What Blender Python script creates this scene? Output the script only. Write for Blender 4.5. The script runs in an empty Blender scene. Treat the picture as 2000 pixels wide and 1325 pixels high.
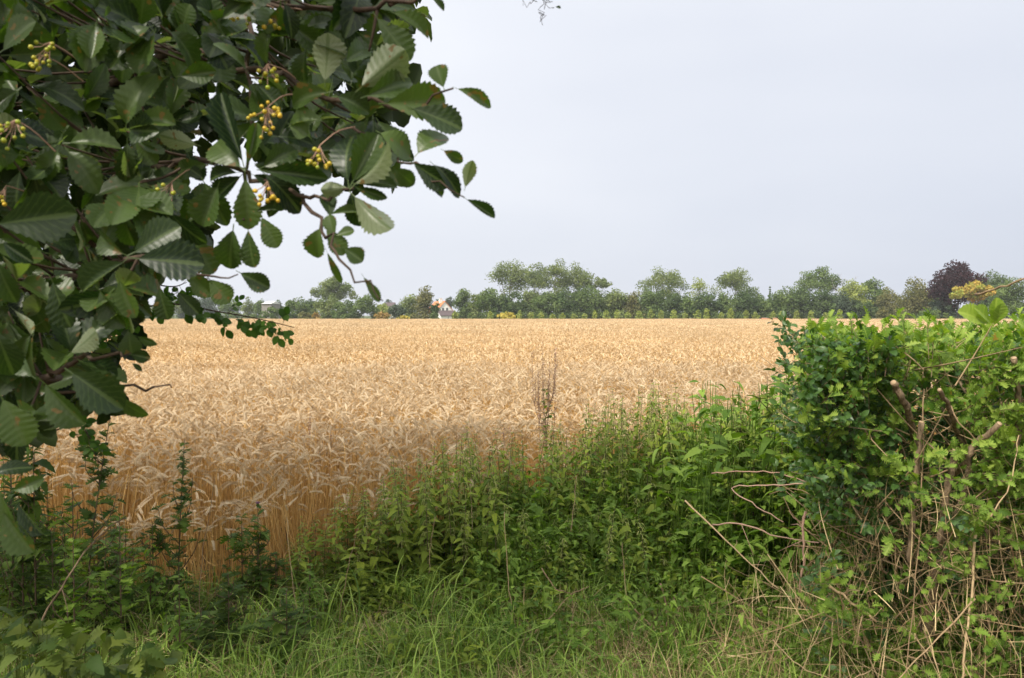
import bpy, math
import numpy as np
from mathutils import Vector, Matrix

S = bpy.context.scene
R = math.radians
# ------------------------------------------------------------------ camera
F = 1600.0                       # focal length in photo pixels (photo 2000 x 1325)
EYE = np.array((0.0, 0.0, 1.65))
PITCH = math.atan(47.5 / F)      # camera looks slightly down
cam_d = bpy.data.cameras.new('camera')
cam = bpy.data.objects.new('camera', cam_d)
S.collection.objects.link(cam)
cam.location = EYE
cam.rotation_euler = (math.pi / 2 - PITCH, 0, 0)
cam_d.sensor_width = 36
cam_d.lens = 36 * F / 2000
cam_d.clip_start = 0.05
cam_d.clip_end = 6000
cam_d.dof.use_dof = True
cam_d.dof.focus_distance = 7.0
cam_d.dof.aperture_fstop = 7.1
S.camera = cam
# ------------------------------------------------------------------ world and sun
SUN_EL, SUN_AZ = R(50), R(222)   # behind the camera, to the left (azimuth clockwise from +Y)
w = bpy.data.worlds.new('World')
S.world = w
w.use_nodes = True
nt = w.node_tree
nt.nodes.clear()
def N(tree, typ, **kw):
    n = tree.nodes.new(typ)
    for k, v in kw.items():
        setattr(n, k, v)
    return n
out = N(nt, 'ShaderNodeOutputWorld')
bg_sky = N(nt, 'ShaderNodeBackground')
bg_veil = N(nt, 'ShaderNodeBackground')
sky = N(nt, 'ShaderNodeTexSky', sky_type='NISHITA', sun_disc=False, sun_elevation=SUN_EL, sun_rotation=SUN_AZ,
        air_density=1.0, dust_density=3.0, ozone_density=1.0)
bg_sky.inputs['Strength'].default_value = 0.10
nt.links.new(sky.outputs[0], bg_sky.inputs['Color'])
# high thin overcast: pale, whiter to the left and up, bluer to the right and low, a little uneven
tc = N(nt, 'ShaderNodeTexCoord')
sep = N(nt, 'ShaderNodeSeparateXYZ')
nt.links.new(tc.outputs['Generated'], sep.inputs[0])
def M(tree, op, a, b=None, c=None, clamp=False):
    n = N(tree, 'ShaderNodeMath', operation=op, use_clamp=clamp)
    for i, x in enumerate((a, b, c)):
        if x is None: continue
        if isinstance(x, (int, float)): n.inputs[i].default_value = x
        else: tree.links.new(x, n.inputs[i])
    return n.outputs[0]
def MIX(tree, f, a, b, mode='MIX'):
    n = N(tree, 'ShaderNodeMix', data_type='RGBA', blend_type=mode)
    for s, x in ((n.inputs[0], f), (n.inputs[6], a), (n.inputs[7], b)):
        if isinstance(x, (int, float)): s.default_value = x
        elif isinstance(x, (tuple, list)): s.default_value = (*x[:3], 1)
        else: tree.links.new(x, s)
    return n.outputs[2]
noi = N(nt, 'ShaderNodeTexNoise')
noi.inputs['Scale'].default_value = 1.6
noi.inputs['Detail'].default_value = 3
mp = N(nt, 'ShaderNodeMapping')
mp.inputs['Scale'].default_value = (1, 1, 3.0)
nt.links.new(tc.outputs['Generated'], mp.inputs[0])
nt.links.new(mp.outputs[0], noi.inputs[0])
g = M(nt, 'MULTIPLY_ADD', sep.outputs[0], -0.75, 0.42)            # left -> white
g = M(nt, 'MULTIPLY_ADD', sep.outputs[2], 1.15, g)
g = M(nt, 'MULTIPLY_ADD', M(nt, 'SUBTRACT', noi.outputs[0], 0.5), 1.1, g, clamp=True)
veil = MIX(nt, g, (0.630, 0.675, 0.785), (0.880, 0.905, 0.965))
veil = MIX(nt, M(nt, 'MULTIPLY_ADD', sep.outputs[1], -1.6, 0.15, clamp=True), veil, (0.93, 0.90, 0.83))   # warm thin cloud on the sun's side
# brighter cloud around the sun, behind the camera
sd = (math.sin(SUN_AZ) * math.cos(SUN_EL), math.cos(SUN_AZ) * math.cos(SUN_EL), math.sin(SUN_EL))
dp = N(nt, 'ShaderNodeVectorMath', operation='DOT_PRODUCT')
nt.links.new(tc.outputs['Generated'], dp.inputs[0])
dp.inputs[1].default_value = sd
glow = M(nt, 'POWER', M(nt, 'MULTIPLY_ADD', dp.outputs['Value'], 0.5, 0.5, clamp=True), 4.0)
veil_s = M(nt, 'MULTIPLY_ADD', glow, 1.0, 0.83)
nt.links.new(veil, bg_veil.inputs['Color'])
nt.links.new(veil_s, bg_veil.inputs['Strength'])
mx = N(nt, 'ShaderNodeMixShader')
mx.inputs[0].default_value = 0.93
nt.links.new(bg_sky.outputs[0], mx.inputs[1])
nt.links.new(bg_veil.outputs[0], mx.inputs[2])
nt.links.new(mx.outputs[0], out.inputs['Surface'])
sun_d = bpy.data.lights.new('sun', 'SUN')
sun_d.energy = 3.3
sun_d.angle = R(3.5)
sun_d.color = (1.0, 0.93, 0.82)
sun = bpy.data.objects.new('sun', sun_d)
S.collection.objects.link(sun)
sun.rotation_euler = Vector((-sd[0], -sd[1], -sd[2])).to_track_quat('-Z', 'Y').to_euler()
S.view_settings.view_transform = 'Standard'
S.view_settings.look = 'None'
S.view_settings.exposure = 0.35
S.view_settings.gamma = 1
S.cycles.use_denoising = True
S.cycles.max_bounces = 6
S.cycles.diffuse_bounces = 2
S.cycles.glossy_bounces = 2
S.cycles.transmission_bounces = 3
S.cycles.volume_bounces = 0
S.cycles.sample_clamp_indirect = 4
S.cycles.use_adaptive_sampling = False
S.cycles.adaptive_threshold = 0.02

# ------------------------------------------------------------------ helpers
rg = np.random.default_rng(7)
cp, sp_ = math.cos(PITCH), math.sin(PITCH)
def at(px, py, D):
    """world point seen at photo pixel (px, py) at depth D along +Y"""
    px = np.asarray(px, float); py = np.asarray(py, float)
    xc = (px - 1000) / F; yc = -(py - 662.5) / F
    d = np.stack([xc + 0 * yc, cp + yc * sp_ + 0 * xc, -sp_ + yc * cp + 0 * xc], -1)
    return EYE + d * (np.asarray(D) / d[..., 1])[..., None]
def proj(P):
    """photo pixel of world points"""
    q = np.asarray(P, float) - EYE
    f = q[..., 1] * cp - q[..., 2] * sp_
    u = q[..., 1] * sp_ + q[..., 2] * cp
    f = np.where(f < 0.05, 0.05, f)
    return 1000 + F * q[..., 0] / f, 662.5 - F * u / f
def nrm(a):
    return a / np.maximum(np.linalg.norm(a, axis=-1, keepdims=True), 1e-9)
def rdir(n, rng=None):
    return nrm((rng or rg).normal(size=(n, 3)))
def U(a, b, n=None):
    return rg.uniform(a, b, n)

class MB:
    """collects shapes and links them as ONE mesh object; attribute luv = (across, along, random)"""
    def __init__(s): s.v = []; s.l = []; s.t = []; s.a = []; s.m = []; s.n = 0
    def raw(s, V, faces, A=None, mat=0, rnd=0.5):
        V = np.asarray(V, float).reshape(-1, 3)
        if A is None: A = np.zeros((len(V), 2))
        s.v.append(V); s.a.append(np.c_[A, np.full(len(V), rnd)])
        s.l.append(np.concatenate([np.asarray(f) for f in faces]) + s.n)
        s.t.append(np.array([len(f) for f in faces])); s.m.append(np.full(len(faces), mat)); s.n += len(V)
        return s
    def inst(s, T, pos, yd, zd, sc, rnd=None, mat=None):
        V, L, t, A, mt = T
        pos = np.atleast_2d(pos); n = len(pos)
        if n == 0: return s
        Y = nrm(np.broadcast_to(yd, (n, 3))); X = np.cross(Y, np.broadcast_to(zd, (n, 3)))
        bad = np.linalg.norm(X, axis=1) < 1e-4
        X[bad] = np.cross(Y[bad], (0.3, 0.5, 0.8)); X = nrm(X); Z = np.cross(X, Y)
        sc = np.asarray(sc, float)
        if sc.ndim == 0: sc = np.full((n, 3), float(sc))
        elif sc.ndim == 1: sc = np.repeat(sc[:, None], 3, 1)
        P = (pos[:, None] + V[None, :, 0:1] * (X * sc[:, 0:1])[:, None] + V[None, :, 1:2] * (Y * sc[:, 1:2])[:, None]
             + V[None, :, 2:3] * (Z * sc[:, 2:3])[:, None])
        if rnd is None: rnd = rg.random(n)
        rnd = np.broadcast_to(rnd, (n,))
        k = len(V)
        a = np.empty((n, k, 3)); a[:, :, :2] = A[None]; a[:, :, 2] = rnd[:, None]
        s.v.append(P.reshape(-1, 3)); s.a.append(a.reshape(-1, 3))
        s.l.append((L[None] + (np.arange(n) * k)[:, None] + s.n).ravel())
        s.t.append(np.tile(t, n)); s.m.append(np.tile(mt if mat is None else np.full(len(t), mat), n)); s.n += n * k
        return s
    def tube(s, pts, rad, k=5, mat=0, rnd=0.5, cap=True, jit=0.0):
        P = np.asarray(pts, float); n = len(P)
        rad = np.broadcast_to(rad, (n,)).astype(float)
        if jit: rad = rad * rg.uniform(1 - jit, 1 + jit, n)
        T = nrm(np.gradient(P, axis=0))
        ref = np.array((0, 0, 1.0)) if abs(T[:, 2]).mean() < 0.8 else np.array((1.0, 0.1, 0))
        X = nrm(np.cross(T, ref)); Y = np.cross(T, X)
        an = np.arange(k) * 2 * math.pi / k
        V = P[:, None] + rad[:, None, None] * (np.cos(an)[None, :, None] * X[:, None] + np.sin(an)[None, :, None] * Y[:, None])
        f = []
        for i in range(n - 1):
            for j in range(k):
                j2 = (j + 1) % k
                f.append((i * k + j, i * k + j2, (i + 1) * k + j2, (i + 1) * k + j))
        if cap and k > 2: f.append(tuple(range(k))[::-1]); f.append(tuple((n - 1) * k + j for j in range(k)))
        A = np.stack([np.tile(an / 6.3, n), np.repeat(np.linspace(0, 1, n), k)], -1)
        return s.raw(V.reshape(-1, 3), f, A, mat, rnd)
    def box(s, c, sz, mat=0, rot=0.0, taper=1.0):
        x, y, z = [q / 2 for q in sz]
        V = np.array([(-x, -y, -z), (x, -y, -z), (x, y, -z), (-x, y, -z), (-x * taper, -y * taper, z), (x * taper, -y * taper, z), (x * taper, y * taper, z), (-x * taper, y * taper, z)])
        c_, s_ = math.cos(rot), math.sin(rot)
        V = np.c_[V[:, 0] * c_ - V[:, 1] * s_, V[:, 0] * s_ + V[:, 1] * c_, V[:, 2]] + np.asarray(c)
        return s.raw(V, [(3, 2, 1, 0), (4, 5, 6, 7), (0, 1, 5, 4), (1, 2, 6, 5), (2, 3, 7, 6), (3, 0, 4, 7)], mat=mat)
    def template(s):
        return (np.concatenate(s.v), np.concatenate(s.l), np.concatenate(s.t), np.concatenate(s.a)[:, :2], np.concatenate(s.m))
    def mesh(s, name, mats, smooth=True):
        me = bpy.data.meshes.new(name)
        V = np.concatenate(s.v); L = np.concatenate(s.l).astype(np.int32); t = np.concatenate(s.t).astype(np.int32)
        me.vertices.add(len(V)); me.loops.add(len(L)); me.polygons.add(len(t))
        me.vertices.foreach_set('co', V.astype(np.float32).ravel())
        me.loops.foreach_set('vertex_index', L)
        me.polygons.foreach_set('loop_start', np.concatenate([[0], np.cumsum(t)[:-1]]).astype(np.int32))
        me.polygons.foreach_set('material_index', np.concatenate(s.m).astype(np.int32))
        me.polygons.foreach_set('use_smooth', np.full(len(t), smooth))
        at_ = me.attributes.new('luv', 'FLOAT_VECTOR', 'POINT')
        at_.data.foreach_set('vector', np.concatenate(s.a).astype(np.float32).ravel())
        for m in (mats if isinstance(mats, (list, tuple)) else [mats]): me.materials.append(m)
        me.update(calc_edges=True)
        return me
    def build(s, name, mats, parent=None, smooth=True, link=True):
        o = bpy.data.objects.new(name, s.mesh(name, mats, smooth))
        if link: S.collection.objects.link(o)
        if parent is not None:
            o.parent = parent
            o.matrix_parent_inverse = Matrix.Translation(-Vector(parent.location))
        return o
def tag(o, label=None, cat=None, group=None, kind=None):
    if label: o['label'] = label
    if cat: o['category'] = cat
    if group: o['group'] = group
    if kind: o['kind'] = kind
    return o
def thing(name, loc, label, cat, group=None):
    o = bpy.data.objects.new(name, None)
    o.empty_display_size = 0.1
    o.location = tuple(float(q) for q in loc)
    S.collection.objects.link(o)
    return tag(o, label, cat, group)
def copy_thing(root, loc, rz, sc, label=None, group=None):
    r = root.copy(); S.collection.objects.link(r)
    r.location = tuple(float(q) for q in loc); r.rotation_euler = (0, 0, rz); r.scale = sc if isinstance(sc, tuple) else (sc,) * 3
    if label: r['label'] = label
    if group: r['group'] = group
    for ch in root.children:
        c = ch.copy(); S.collection.objects.link(c); c.parent = r
    return r
def spline(P, n):
    """smooth polyline through P with n samples"""
    P = np.asarray(P, float)
    if len(P) == 2: return P[0] + (P[1] - P[0]) * np.linspace(0, 1, n)[:, None]
    t = np.linspace(0, len(P) - 1, n); i = np.minimum(t.astype(int), len(P) - 2); f = (t - i)[:, None]
    Q = np.vstack([2 * P[0] - P[1], P, 2 * P[-1] - P[-2]])
    a, b, c, d = Q[i], Q[i + 1], Q[i + 2], Q[i + 3]
    return 0.5 * (2 * b + (c - a) * f + (2 * a - 5 * b + 4 * c - d) * f ** 2 + (3 * b - a - 3 * c + d) * f ** 3)

# ------------------------------------------------------------------ materials
def new_mat(name):
    m = bpy.data.materials.new(name); m.use_nodes = True
    m.node_tree.nodes.clear()
    return m, m.node_tree
def luv_nodes(t):
    a = N(t, 'ShaderNodeAttribute', attribute_name='luv')
    s = N(t, 'ShaderNodeSeparateXYZ'); t.links.new(a.outputs['Vector'], s.inputs[0])
    return s.outputs
def leaf_mat(name, c1, c2, under=None, vein=None, nv=9, slant=0.35, rough=0.5, spec=0.35, trans=0.35, tcol=(1.3, 1.5, 0.35), noise=6.0, nz=0.25,
             spots=None, inst=0.0):
    m, t = new_mat(name)
    x, y, z = luv_nodes(t)[:3]
    if inst:
        oi = N(t, 'ShaderNodeObjectInfo')
        z = M(t, 'FRACT', M(t, 'ADD', z, M(t, 'MULTIPLY', oi.outputs['Random'], inst)))
    col = MIX(t, z, c1, c2)
    geo = N(t, 'ShaderNodeNewGeometry')
    no = N(t, 'ShaderNodeTexNoise'); no.inputs['Scale'].default_value = noise; no.inputs['Detail'].default_value = 2
    t.links.new(geo.outputs['Position'], no.inputs[0])
    k = M(t, 'MULTIPLY_ADD', no.outputs[0], nz * 2, 1 - nz)
    mul = N(t, 'ShaderNodeVectorMath', operation='SCALE'); t.links.new(col, mul.inputs[0]); t.links.new(k, mul.inputs['Scale'])
    col = mul.outputs[0]
    if under: 
        col = MIX(t, geo.outputs['Backfacing'], col, under)
    if spots:
        n2 = N(t, 'ShaderNodeTexNoise'); n2.inputs['Scale'].default_value = 55; n2.inputs['Detail'].default_value = 1
        t.links.new(geo.outputs['Position'], n2.inputs[0])
        f = M(t, 'GREATER_THAN', M(t, 'MULTIPLY_ADD', z, 0.12, n2.outputs[0]), 0.76)
        col = MIX(t, f, col, spots)
    if vein:
        ax = M(t, 'ABSOLUTE', x)
        mid = M(t, 'LESS_THAN', M(t, 'MULTIPLY', ax, M(t, 'SUBTRACT', 1.15, y)), 0.05)
        fr = M(t, 'FRACT', M(t, 'MULTIPLY', M(t, 'SUBTRACT', y, M(t, 'MULTIPLY', ax, slant * 0.3)), nv))
        lat = M(t, 'SUBTRACT', 1.0, M(t, 'MULTIPLY', M(t, 'ABSOLUTE', M(t, 'SUBTRACT', fr, 0.5)), 6.0), clamp=True)
        f = M(t, 'MAXIMUM', mid, M(t, 'MULTIPLY', lat, 0.55))
        col = MIX(t, M(t, 'MULTIPLY', f, 0.75), col, vein)
    b = N(t, 'ShaderNodeBsdfPrincipled')
    b.inputs['Roughness'].default_value = rough
    b.inputs['Specular IOR Level'].default_value = spec
    t.links.new(col, b.inputs['Base Color'])
    o = N(t, 'ShaderNodeOutputMaterial')
    if trans > 0:
        tr = N(t, 'ShaderNodeBsdfTranslucent')
        t.links.new(MIX(t, 1.0, col, tcol, 'MULTIPLY'), tr.inputs[0])
        ms = N(t, 'ShaderNodeMixShader'); ms.inputs[0].default_value = trans
        t.links.new(b.outputs[0], ms.inputs[1]); t.links.new(tr.outputs[0], ms.inputs[2])
        t.links.new(ms.outputs[0], o.inputs[0])
    else: t.links.new(b.outputs[0], o.inputs[0])
    return m
def plain_mat(name, c1, c2, scale=8.0, rough=0.85, spec=0.2, bump=0.3, stretch=(1, 1, 1), rndmix=False, detail=5):
    m, t = new_mat(name)
    tcn = N(t, 'ShaderNodeTexCoord'); mpn = N(t, 'ShaderNodeMapping'); mpn.inputs['Scale'].default_value = stretch
    t.links.new(tcn.outputs['Object'], mpn.inputs[0])
    no = N(t, 'ShaderNodeTexNoise'); no.inputs['Scale'].default_value = scale; no.inputs['Detail'].default_value = detail
    t.links.new(mpn.outputs[0], no.inputs[0])
    f = M(t, 'MULTIPLY_ADD', M(t, 'SUBTRACT', no.outputs[0], 0.5), 2.2, 0.5, clamp=True)
    if rndmix: f = M(t, 'MULTIPLY_ADD', luv_nodes(t)[2], 0.7, M(t, 'MULTIPLY', f, 0.3))
    col = MIX(t, f, c1, c2)
    b = N(t, 'ShaderNodeBsdfPrincipled'); b.inputs['Roughness'].default_value = rough; b.inputs['Specular IOR Level'].default_value = spec
    t.links.new(col, b.inputs['Base Color'])
    if bump:
        bn = N(t, 'ShaderNodeBump'); bn.inputs['Strength'].default_value = bump; bn.inputs['Distance'].default_value = 0.02
        t.links.new(no.outputs[0], bn.inputs['Height']); t.links.new(bn.outputs[0], b.inputs['Normal'])
    o = N(t, 'ShaderNodeOutputMaterial'); t.links.new(b.outputs[0], o.inputs[0])
    return m

# ------------------------------------------------------------------ leaf templates (unit length along +Y, z = normal)
def leaf_T(wf, ny, nx=3, fold=0.15, bend=0.2, slant=0.0, teeth=0, tooth=0.1, pleat=0, petiole=0.0, twist=0.0):
    t = np.linspace(0, 1, ny); u = np.linspace(-1, 1, nx)
    W = np.array([wf(q) for q in t])
    if teeth: W = W * (1 + tooth * ((t * teeth) % 1 - 0.4) * np.minimum(1, t * 5))
    V = []; A = []
    for i, q in enumerate(t):
        for uu in u:
            x = uu * W[i]; y = q + slant * abs(uu) * W[i] * (1 - q * 0.5)
            z = fold * abs(x) - bend * q * q + (pleat * W[i] * math.sin(q * pleat_n * 6.283) * abs(uu) if pleat else 0) + twist * uu * W[i] * q
            V.append((x, y * (1 - 0.1 * bend), z)); A.append((uu, q))
    f = [(i * nx + j, i * nx + j + 1, (i + 1) * nx + j + 1, (i + 1) * nx + j) for i in range(ny - 1) for j in range(nx - 1)]
    m = MB().raw(V, f, A)
    if petiole:
        pw = 0.014
        m.raw([(-pw, -petiole, petiole * 0.3), (pw, -petiole, petiole * 0.3), (pw, 0.02, 0), (-pw, 0.02, 0)], [(0, 1, 2, 3)], [(0, 0.1)] * 4)
    return m.template()
pleat_n = 8
def w_obov(q):      # whitebeam: broad oval, widest past the middle, wedge base
    return 0.40 * (math.sin(math.pi * min(1, q ** 1.05)) ** 0.75) * (0.72 + 0.34 * q) + 0.012
def w_lance(q):     # nettle: heart base, long point
    return 0.30 * (min(1, q * 7) ** 0.6) * (1 - q) ** 0.8 * (1 + 0.3 * q) + 0.004
def w_oval(q): return 0.30 * math.sin(math.pi * q) ** 0.65 + 0.01
def w_irr(seed):
    r_ = np.random.default_rng(seed); k = r_.uniform(-.05, .05, 12); w0 = r_.uniform(.85, 1.12)
    return lambda q: w_obov(q) * w0 * (1 + np.interp(q, np.linspace(0, 1, 12), k))
WB = [leaf_T(w_irr(i), 31, 7, fold=fo, bend=be, slant=0.4, teeth=te, tooth=to, pleat=0.028, petiole=0.16, twist=tw)
      for i, (fo, be, tw, te, to) in enumerate(((0.25, 0.15, 0.0, 10, .22), (0.55, 0.45, 0.25, 9, .26), (0.10, 0.65, -0.3, 11, .2), (0.75, 0.1, 0.1, 10, .24), (0.35, -0.3, 0.35, 9, .2), (0.45, 0.9, -0.15, 10, .26)))]
WBL = [leaf_T(w_obov, 9, 3, fold=fo, bend=be, slant=0.3, teeth=4, tooth=0.25, petiole=0.15) for fo, be in ((0.3, 0.2), (0.5, 0.4))]
NET = [leaf_T(w_lance, 10, 3, fold=0.3, bend=be, teeth=5, tooth=0.35, petiole=0.25, slant=0.2) for be in (0.25, 0.5, 0.8)]
OVAL = [leaf_T(w_oval, 6, 3, fold=0.3, bend=be, petiole=0.12) for be in (0.1, 0.4)]
_lw = [0.04, 0.07, 0.34, 0.10, 0.48, 0.14, 0.40, 0.10, 0.22, 0.02]
LOBE = []
for be, fo in ((0.15, 0.3), (0.4, 0.1), (0.25, 0.5)):
    LOBE.append(leaf_T(lambda q: _lw[int(round(q * 9))], 10, 3, fold=fo, bend=be, slant=0.45, petiole=0.15))
QUAD = MB().raw([(0, -0.5, 0), (0.42, -0.05, 0.08), (0, 0.5, 0), (-0.42, 0.05, -0.08)], [(0, 1, 2, 3)], [(0, 0), (1, .5), (0, 1), (-1, .5)]).template()
def blade_T(n=5, bend=0.5, w=0.02, droop=0.4):
    t = np.linspace(0, 1, n); V = []; A = []
    for q in t:
        ww = w * (1 - q ** 2) + 0.001
        y = q * (1 - 0.3 * bend * q * q) - droop * max(0, q - 0.6) ** 1.5; z = bend * q ** 2
        V += [(-ww, y, z), (ww, y, z)]; A += [(-1, q), (1, q)]
    return MB().raw(V, [(2 * i, 2 * i + 1, 2 * i + 3, 2 * i + 2) for i in range(n - 1)], A).template()

# ------------------------------------------------------------------ scatter through geometry nodes (only for "stuff")
def scatter(name, sources, pts, rot, scl, idx, label, cat):
    col = bpy.data.collections.new(name + ' sources')
    for i, s in enumerate(sources):
        s.name = '%s_%02d' % (name, i); col.objects.link(s)
    me = bpy.data.meshes.new(name)
    me.vertices.add(len(pts)); me.vertices.foreach_set('co', np.asarray(pts, np.float32).ravel())
    a = me.attributes.new('rot', 'FLOAT_VECTOR', 'POINT'); a.data.foreach_set('vector', np.asarray(rot, np.float32).ravel())
    a = me.attributes.new('scl', 'FLOAT_VECTOR', 'POINT'); a.data.foreach_set('vector', np.asarray(scl, np.float32).ravel())
    a = me.attributes.new('idx', 'INT', 'POINT'); a.data.foreach_set('value', np.asarray(idx, np.int32))
    o = bpy.data.objects.new(name, me); S.collection.objects.link(o)
    ng = bpy.data.node_groups.new(name, 'GeometryNodeTree')
    ng.interface.new_socket('Geometry', in_out='INPUT', socket_type='NodeSocketGeometry')
    ng.interface.new_socket('Geometry', in_out='OUTPUT', socket_type='NodeSocketGeometry')
    gi = ng.nodes.new('NodeGroupInput'); go = ng.nodes.new('NodeGroupOutput')
    ci = ng.nodes.new('GeometryNodeCollectionInfo'); ci.inputs['Collection'].default_value = col
    ci.inputs['Separate Children'].default_value = True; ci.inputs['Reset Children'].default_value = True
    ip = ng.nodes.new('GeometryNodeInstanceOnPoints'); ip.inputs['Pick Instance'].default_value = True
    def attr(nm, ty):
        n = ng.nodes.new('GeometryNodeInputNamedAttribute'); n.data_type = ty; n.inputs['Name'].default_value = nm
        return n.outputs['Attribute']
    ng.links.new(gi.outputs[0], ip.inputs['Points']); ng.links.new(ci.outputs[0], ip.inputs['Instance'])
    ng.links.new(attr('idx', 'INT'), ip.inputs['Instance Index'])
    ng.links.new(attr('rot', 'FLOAT_VECTOR'), ip.inputs['Rotation'])
    ng.links.new(attr('scl', 'FLOAT_VECTOR'), ip.inputs['Scale'])
    ng.links.new(ip.outputs[0], go.inputs[0])
    md = o.modifiers.new('scatter', 'NODES'); md.node_group = ng
    tag(o, label, cat, kind='stuff')
    return o
def lump(x, y, f=1.0, seed=0.0):
    """cheap smooth noise in about -1..1"""
    return (np.sin(x * 1.3 * f + 1.7 + seed) * np.cos(y * 1.1 * f - 0.6 + seed) + 0.6 * np.sin(x * 2.9 * f - y * 2.3 * f + seed * 2)
            + 0.4 * np.cos(x * 5.1 * f + y * 4.3 * f + seed)) / 2.0
def inpoly(x, y, P):
    P = np.asarray(P, float); c = np.zeros(np.shape(x), bool); j = len(P) - 1
    for i in range(len(P)):
        (xi, yi), (xj, yj) = P[i], P[j]
        c ^= ((yi > y) != (yj > y)) & (x < (xj - xi) * (y - yi) / (yj - yi + 1e-12) + xi)
        j = i
    return c

#@@GROUND
# ------------------------------------------------------------------ ground
def edge_y(x):   # where the crop begins (distance from the camera)
    return np.interp(x, [-9, -3, -1.1, -0.3, 6], [5.2, 4.65, 4.5, 5.15, 9.9]) + 0.07 * np.sin(x * 5) + 0.05 * np.sin(x * 13)
m, t = new_mat('soil and field ground')
geo = N(t, 'ShaderNodeNewGeometry'); sx = N(t, 'ShaderNodeSeparateXYZ'); t.links.new(geo.outputs['Position'], sx.inputs[0])
n1 = N(t, 'ShaderNodeTexNoise'); n1.inputs['Scale'].default_value = 3.0; n1.inputs['Detail'].default_value = 8; t.links.new(geo.outputs['Position'], n1.inputs[0])
n2 = N(t, 'ShaderNodeTexNoise'); n2.inputs['Scale'].default_value = 40.0; n2.inputs['Detail'].default_value = 4; t.links.new(geo.outputs['Position'], n2.inputs[0])
soil = MIX(t, n1.outputs[0], (0.045, 0.032, 0.020), (0.10, 0.075, 0.045))
soil = MIX(t, M(t, 'GREATER_THAN', n2.outputs[0], 0.56), soil, (0.17, 0.12, 0.06))
straw = MIX(t, n1.outputs[0], (0.30, 0.21, 0.10), (0.42, 0.31, 0.16))
far = MIX(t, n1.outputs[0], (0.06, 0.09, 0.03), (0.11, 0.13, 0.05))
c = MIX(t, M(t, 'GREATER_THAN', sx.outputs[1], 9.0), soil, straw)
c = MIX(t, M(t, 'GREATER_THAN', sx.outputs[1], 152.0), c, far)
b = N(t, 'ShaderNodeBsdfPrincipled'); b.inputs['Roughness'].default_value = 0.95; b.inputs['Specular IOR Level'].default_value = 0.1
t.links.new(c, b.inputs['Base Color'])
bn = N(t, 'ShaderNodeBump'); bn.inputs['Distance'].default_value = 0.03; t.links.new(n2.outputs[0], bn.inputs['Height']); t.links.new(bn.outputs[0], b.inputs['Normal'])
o = N(t, 'ShaderNodeOutputMaterial'); t.links.new(b.outputs[0], o.inputs[0])
gm = MB()
gx = np.array([-1500, -400, -120, -40, -15, -8, -5, -3, -2, -1, 0, 1, 2, 3, 5, 8, 15, 40, 120, 400, 1500.0]); gy = np.array([-1500, -300, -60, -10, -3, 0, 2, 3, 4, 5, 6, 8, 12, 30, 80, 160, 400, 1500.0])
X, Y = np.meshgrid(gx, gy); Z = np.where((np.abs(X) < 10) & (np.abs(Y) < 12), 0.03 * lump(X, Y), 0.0)
nx_ = len(gx)
gm.raw(np.stack([X, Y, Z], -1).reshape(-1, 3), [(j * nx_ + i, j * nx_ + i + 1, (j + 1) * nx_ + i + 1, (j + 1) * nx_ + i) for j in range(len(gy) - 1) for i in range(nx_ - 1)])
ground = gm.build('ground', m)
tag(ground, 'brown soil and farmland stretching to the horizon', 'ground', kind='structure')

#@@WHEAT
# ------------------------------------------------------------------ wheat
m_head = leaf_mat('ripe wheat ear', (0.48, 0.32, 0.16), (0.95, 0.79, 0.55), rough=0.6, spec=0.25, trans=0.15, tcol=(1.1, 1.0, 0.7), noise=0.22, nz=0.24, inst=0.3)
m_stalk = leaf_mat('ripe wheat straw', (0.46, 0.24, 0.06), (0.90, 0.60, 0.24), rough=0.45, spec=0.4, trans=0.15, tcol=(1.1, 1.0, 0.6), noise=1.5, nz=0.15, inst=0.3)
def wheat_path(th_max, lean, n=12, L=0.84, kink=0.81):
    s = np.linspace(0, 1, n) ** 0.8
    th = lean + np.clip((s - kink) / (1 - kink), 0, 1) ** 0.8 * th_max
    d = np.stack([np.sin(th), 0 * th, np.cos(th)], -1)
    P = np.zeros((n, 3)); ds = np.diff(s)[:, None] * L
    P[1:] = np.cumsum(d[1:] * ds, 0)
    return P, d
def wheat_fine(th_max, lean, s_at):
    P, d = wheat_path(th_max, lean, 60)
    L = np.r_[0, np.cumsum(np.linalg.norm(np.diff(P, axis=0), axis=1))]; L /= L[-1]
    return np.stack([np.interp(s_at, L, P[:, k]) for k in range(3)], -1)
SPK = MB().raw([(0, 0, 0), (0.5, 0.45, 0), (0, 0.45, 0.4), (-0.5, 0.45, 0), (0, 0.45, -0.4), (0, 1, 0)],
               [(0, 1, 2), (0, 2, 3), (0, 3, 4), (0, 4, 1), (5, 2, 1), (5, 3, 2), (5, 4, 3), (5, 1, 4)]).template()
def stem_hi(th, lean):
    m = MB(); P = wheat_fine(th, lean, np.r_[np.linspace(0, .7, 5), .76, .81, .86, .905])
    m.tube(P, np.linspace(0.0022, 0.0012, 9), 3, mat=1, cap=False)
    # head
    ns = 18; s = np.linspace(0, 1, ns)
    h = wheat_fine(th, lean, np.linspace(.905, 1, ns)); T = nrm(np.gradient(h, axis=0)); side = np.tile((0, 1.0, 0), (ns, 1)); up = np.cross(T, side)
    sg = np.where(np.arange(ns) % 2, 1, -1)[:, None]
    for k in (0, 1):
        off = side if k == 0 else up
        yd = nrm(T + 0.45 * sg * off)
        m.inst(SPK, h + off * sg * 0.002, yd, np.cross(yd, off) + 1e-3, np.stack([0.0052 * (1 - 0.45 * abs(s - .4)), 0.0125 * (1.1 - 0.4 * s), 0.0052 * (1 - 0.45 * abs(s - .4))], -1), mat=0)
    return m.template()
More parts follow.
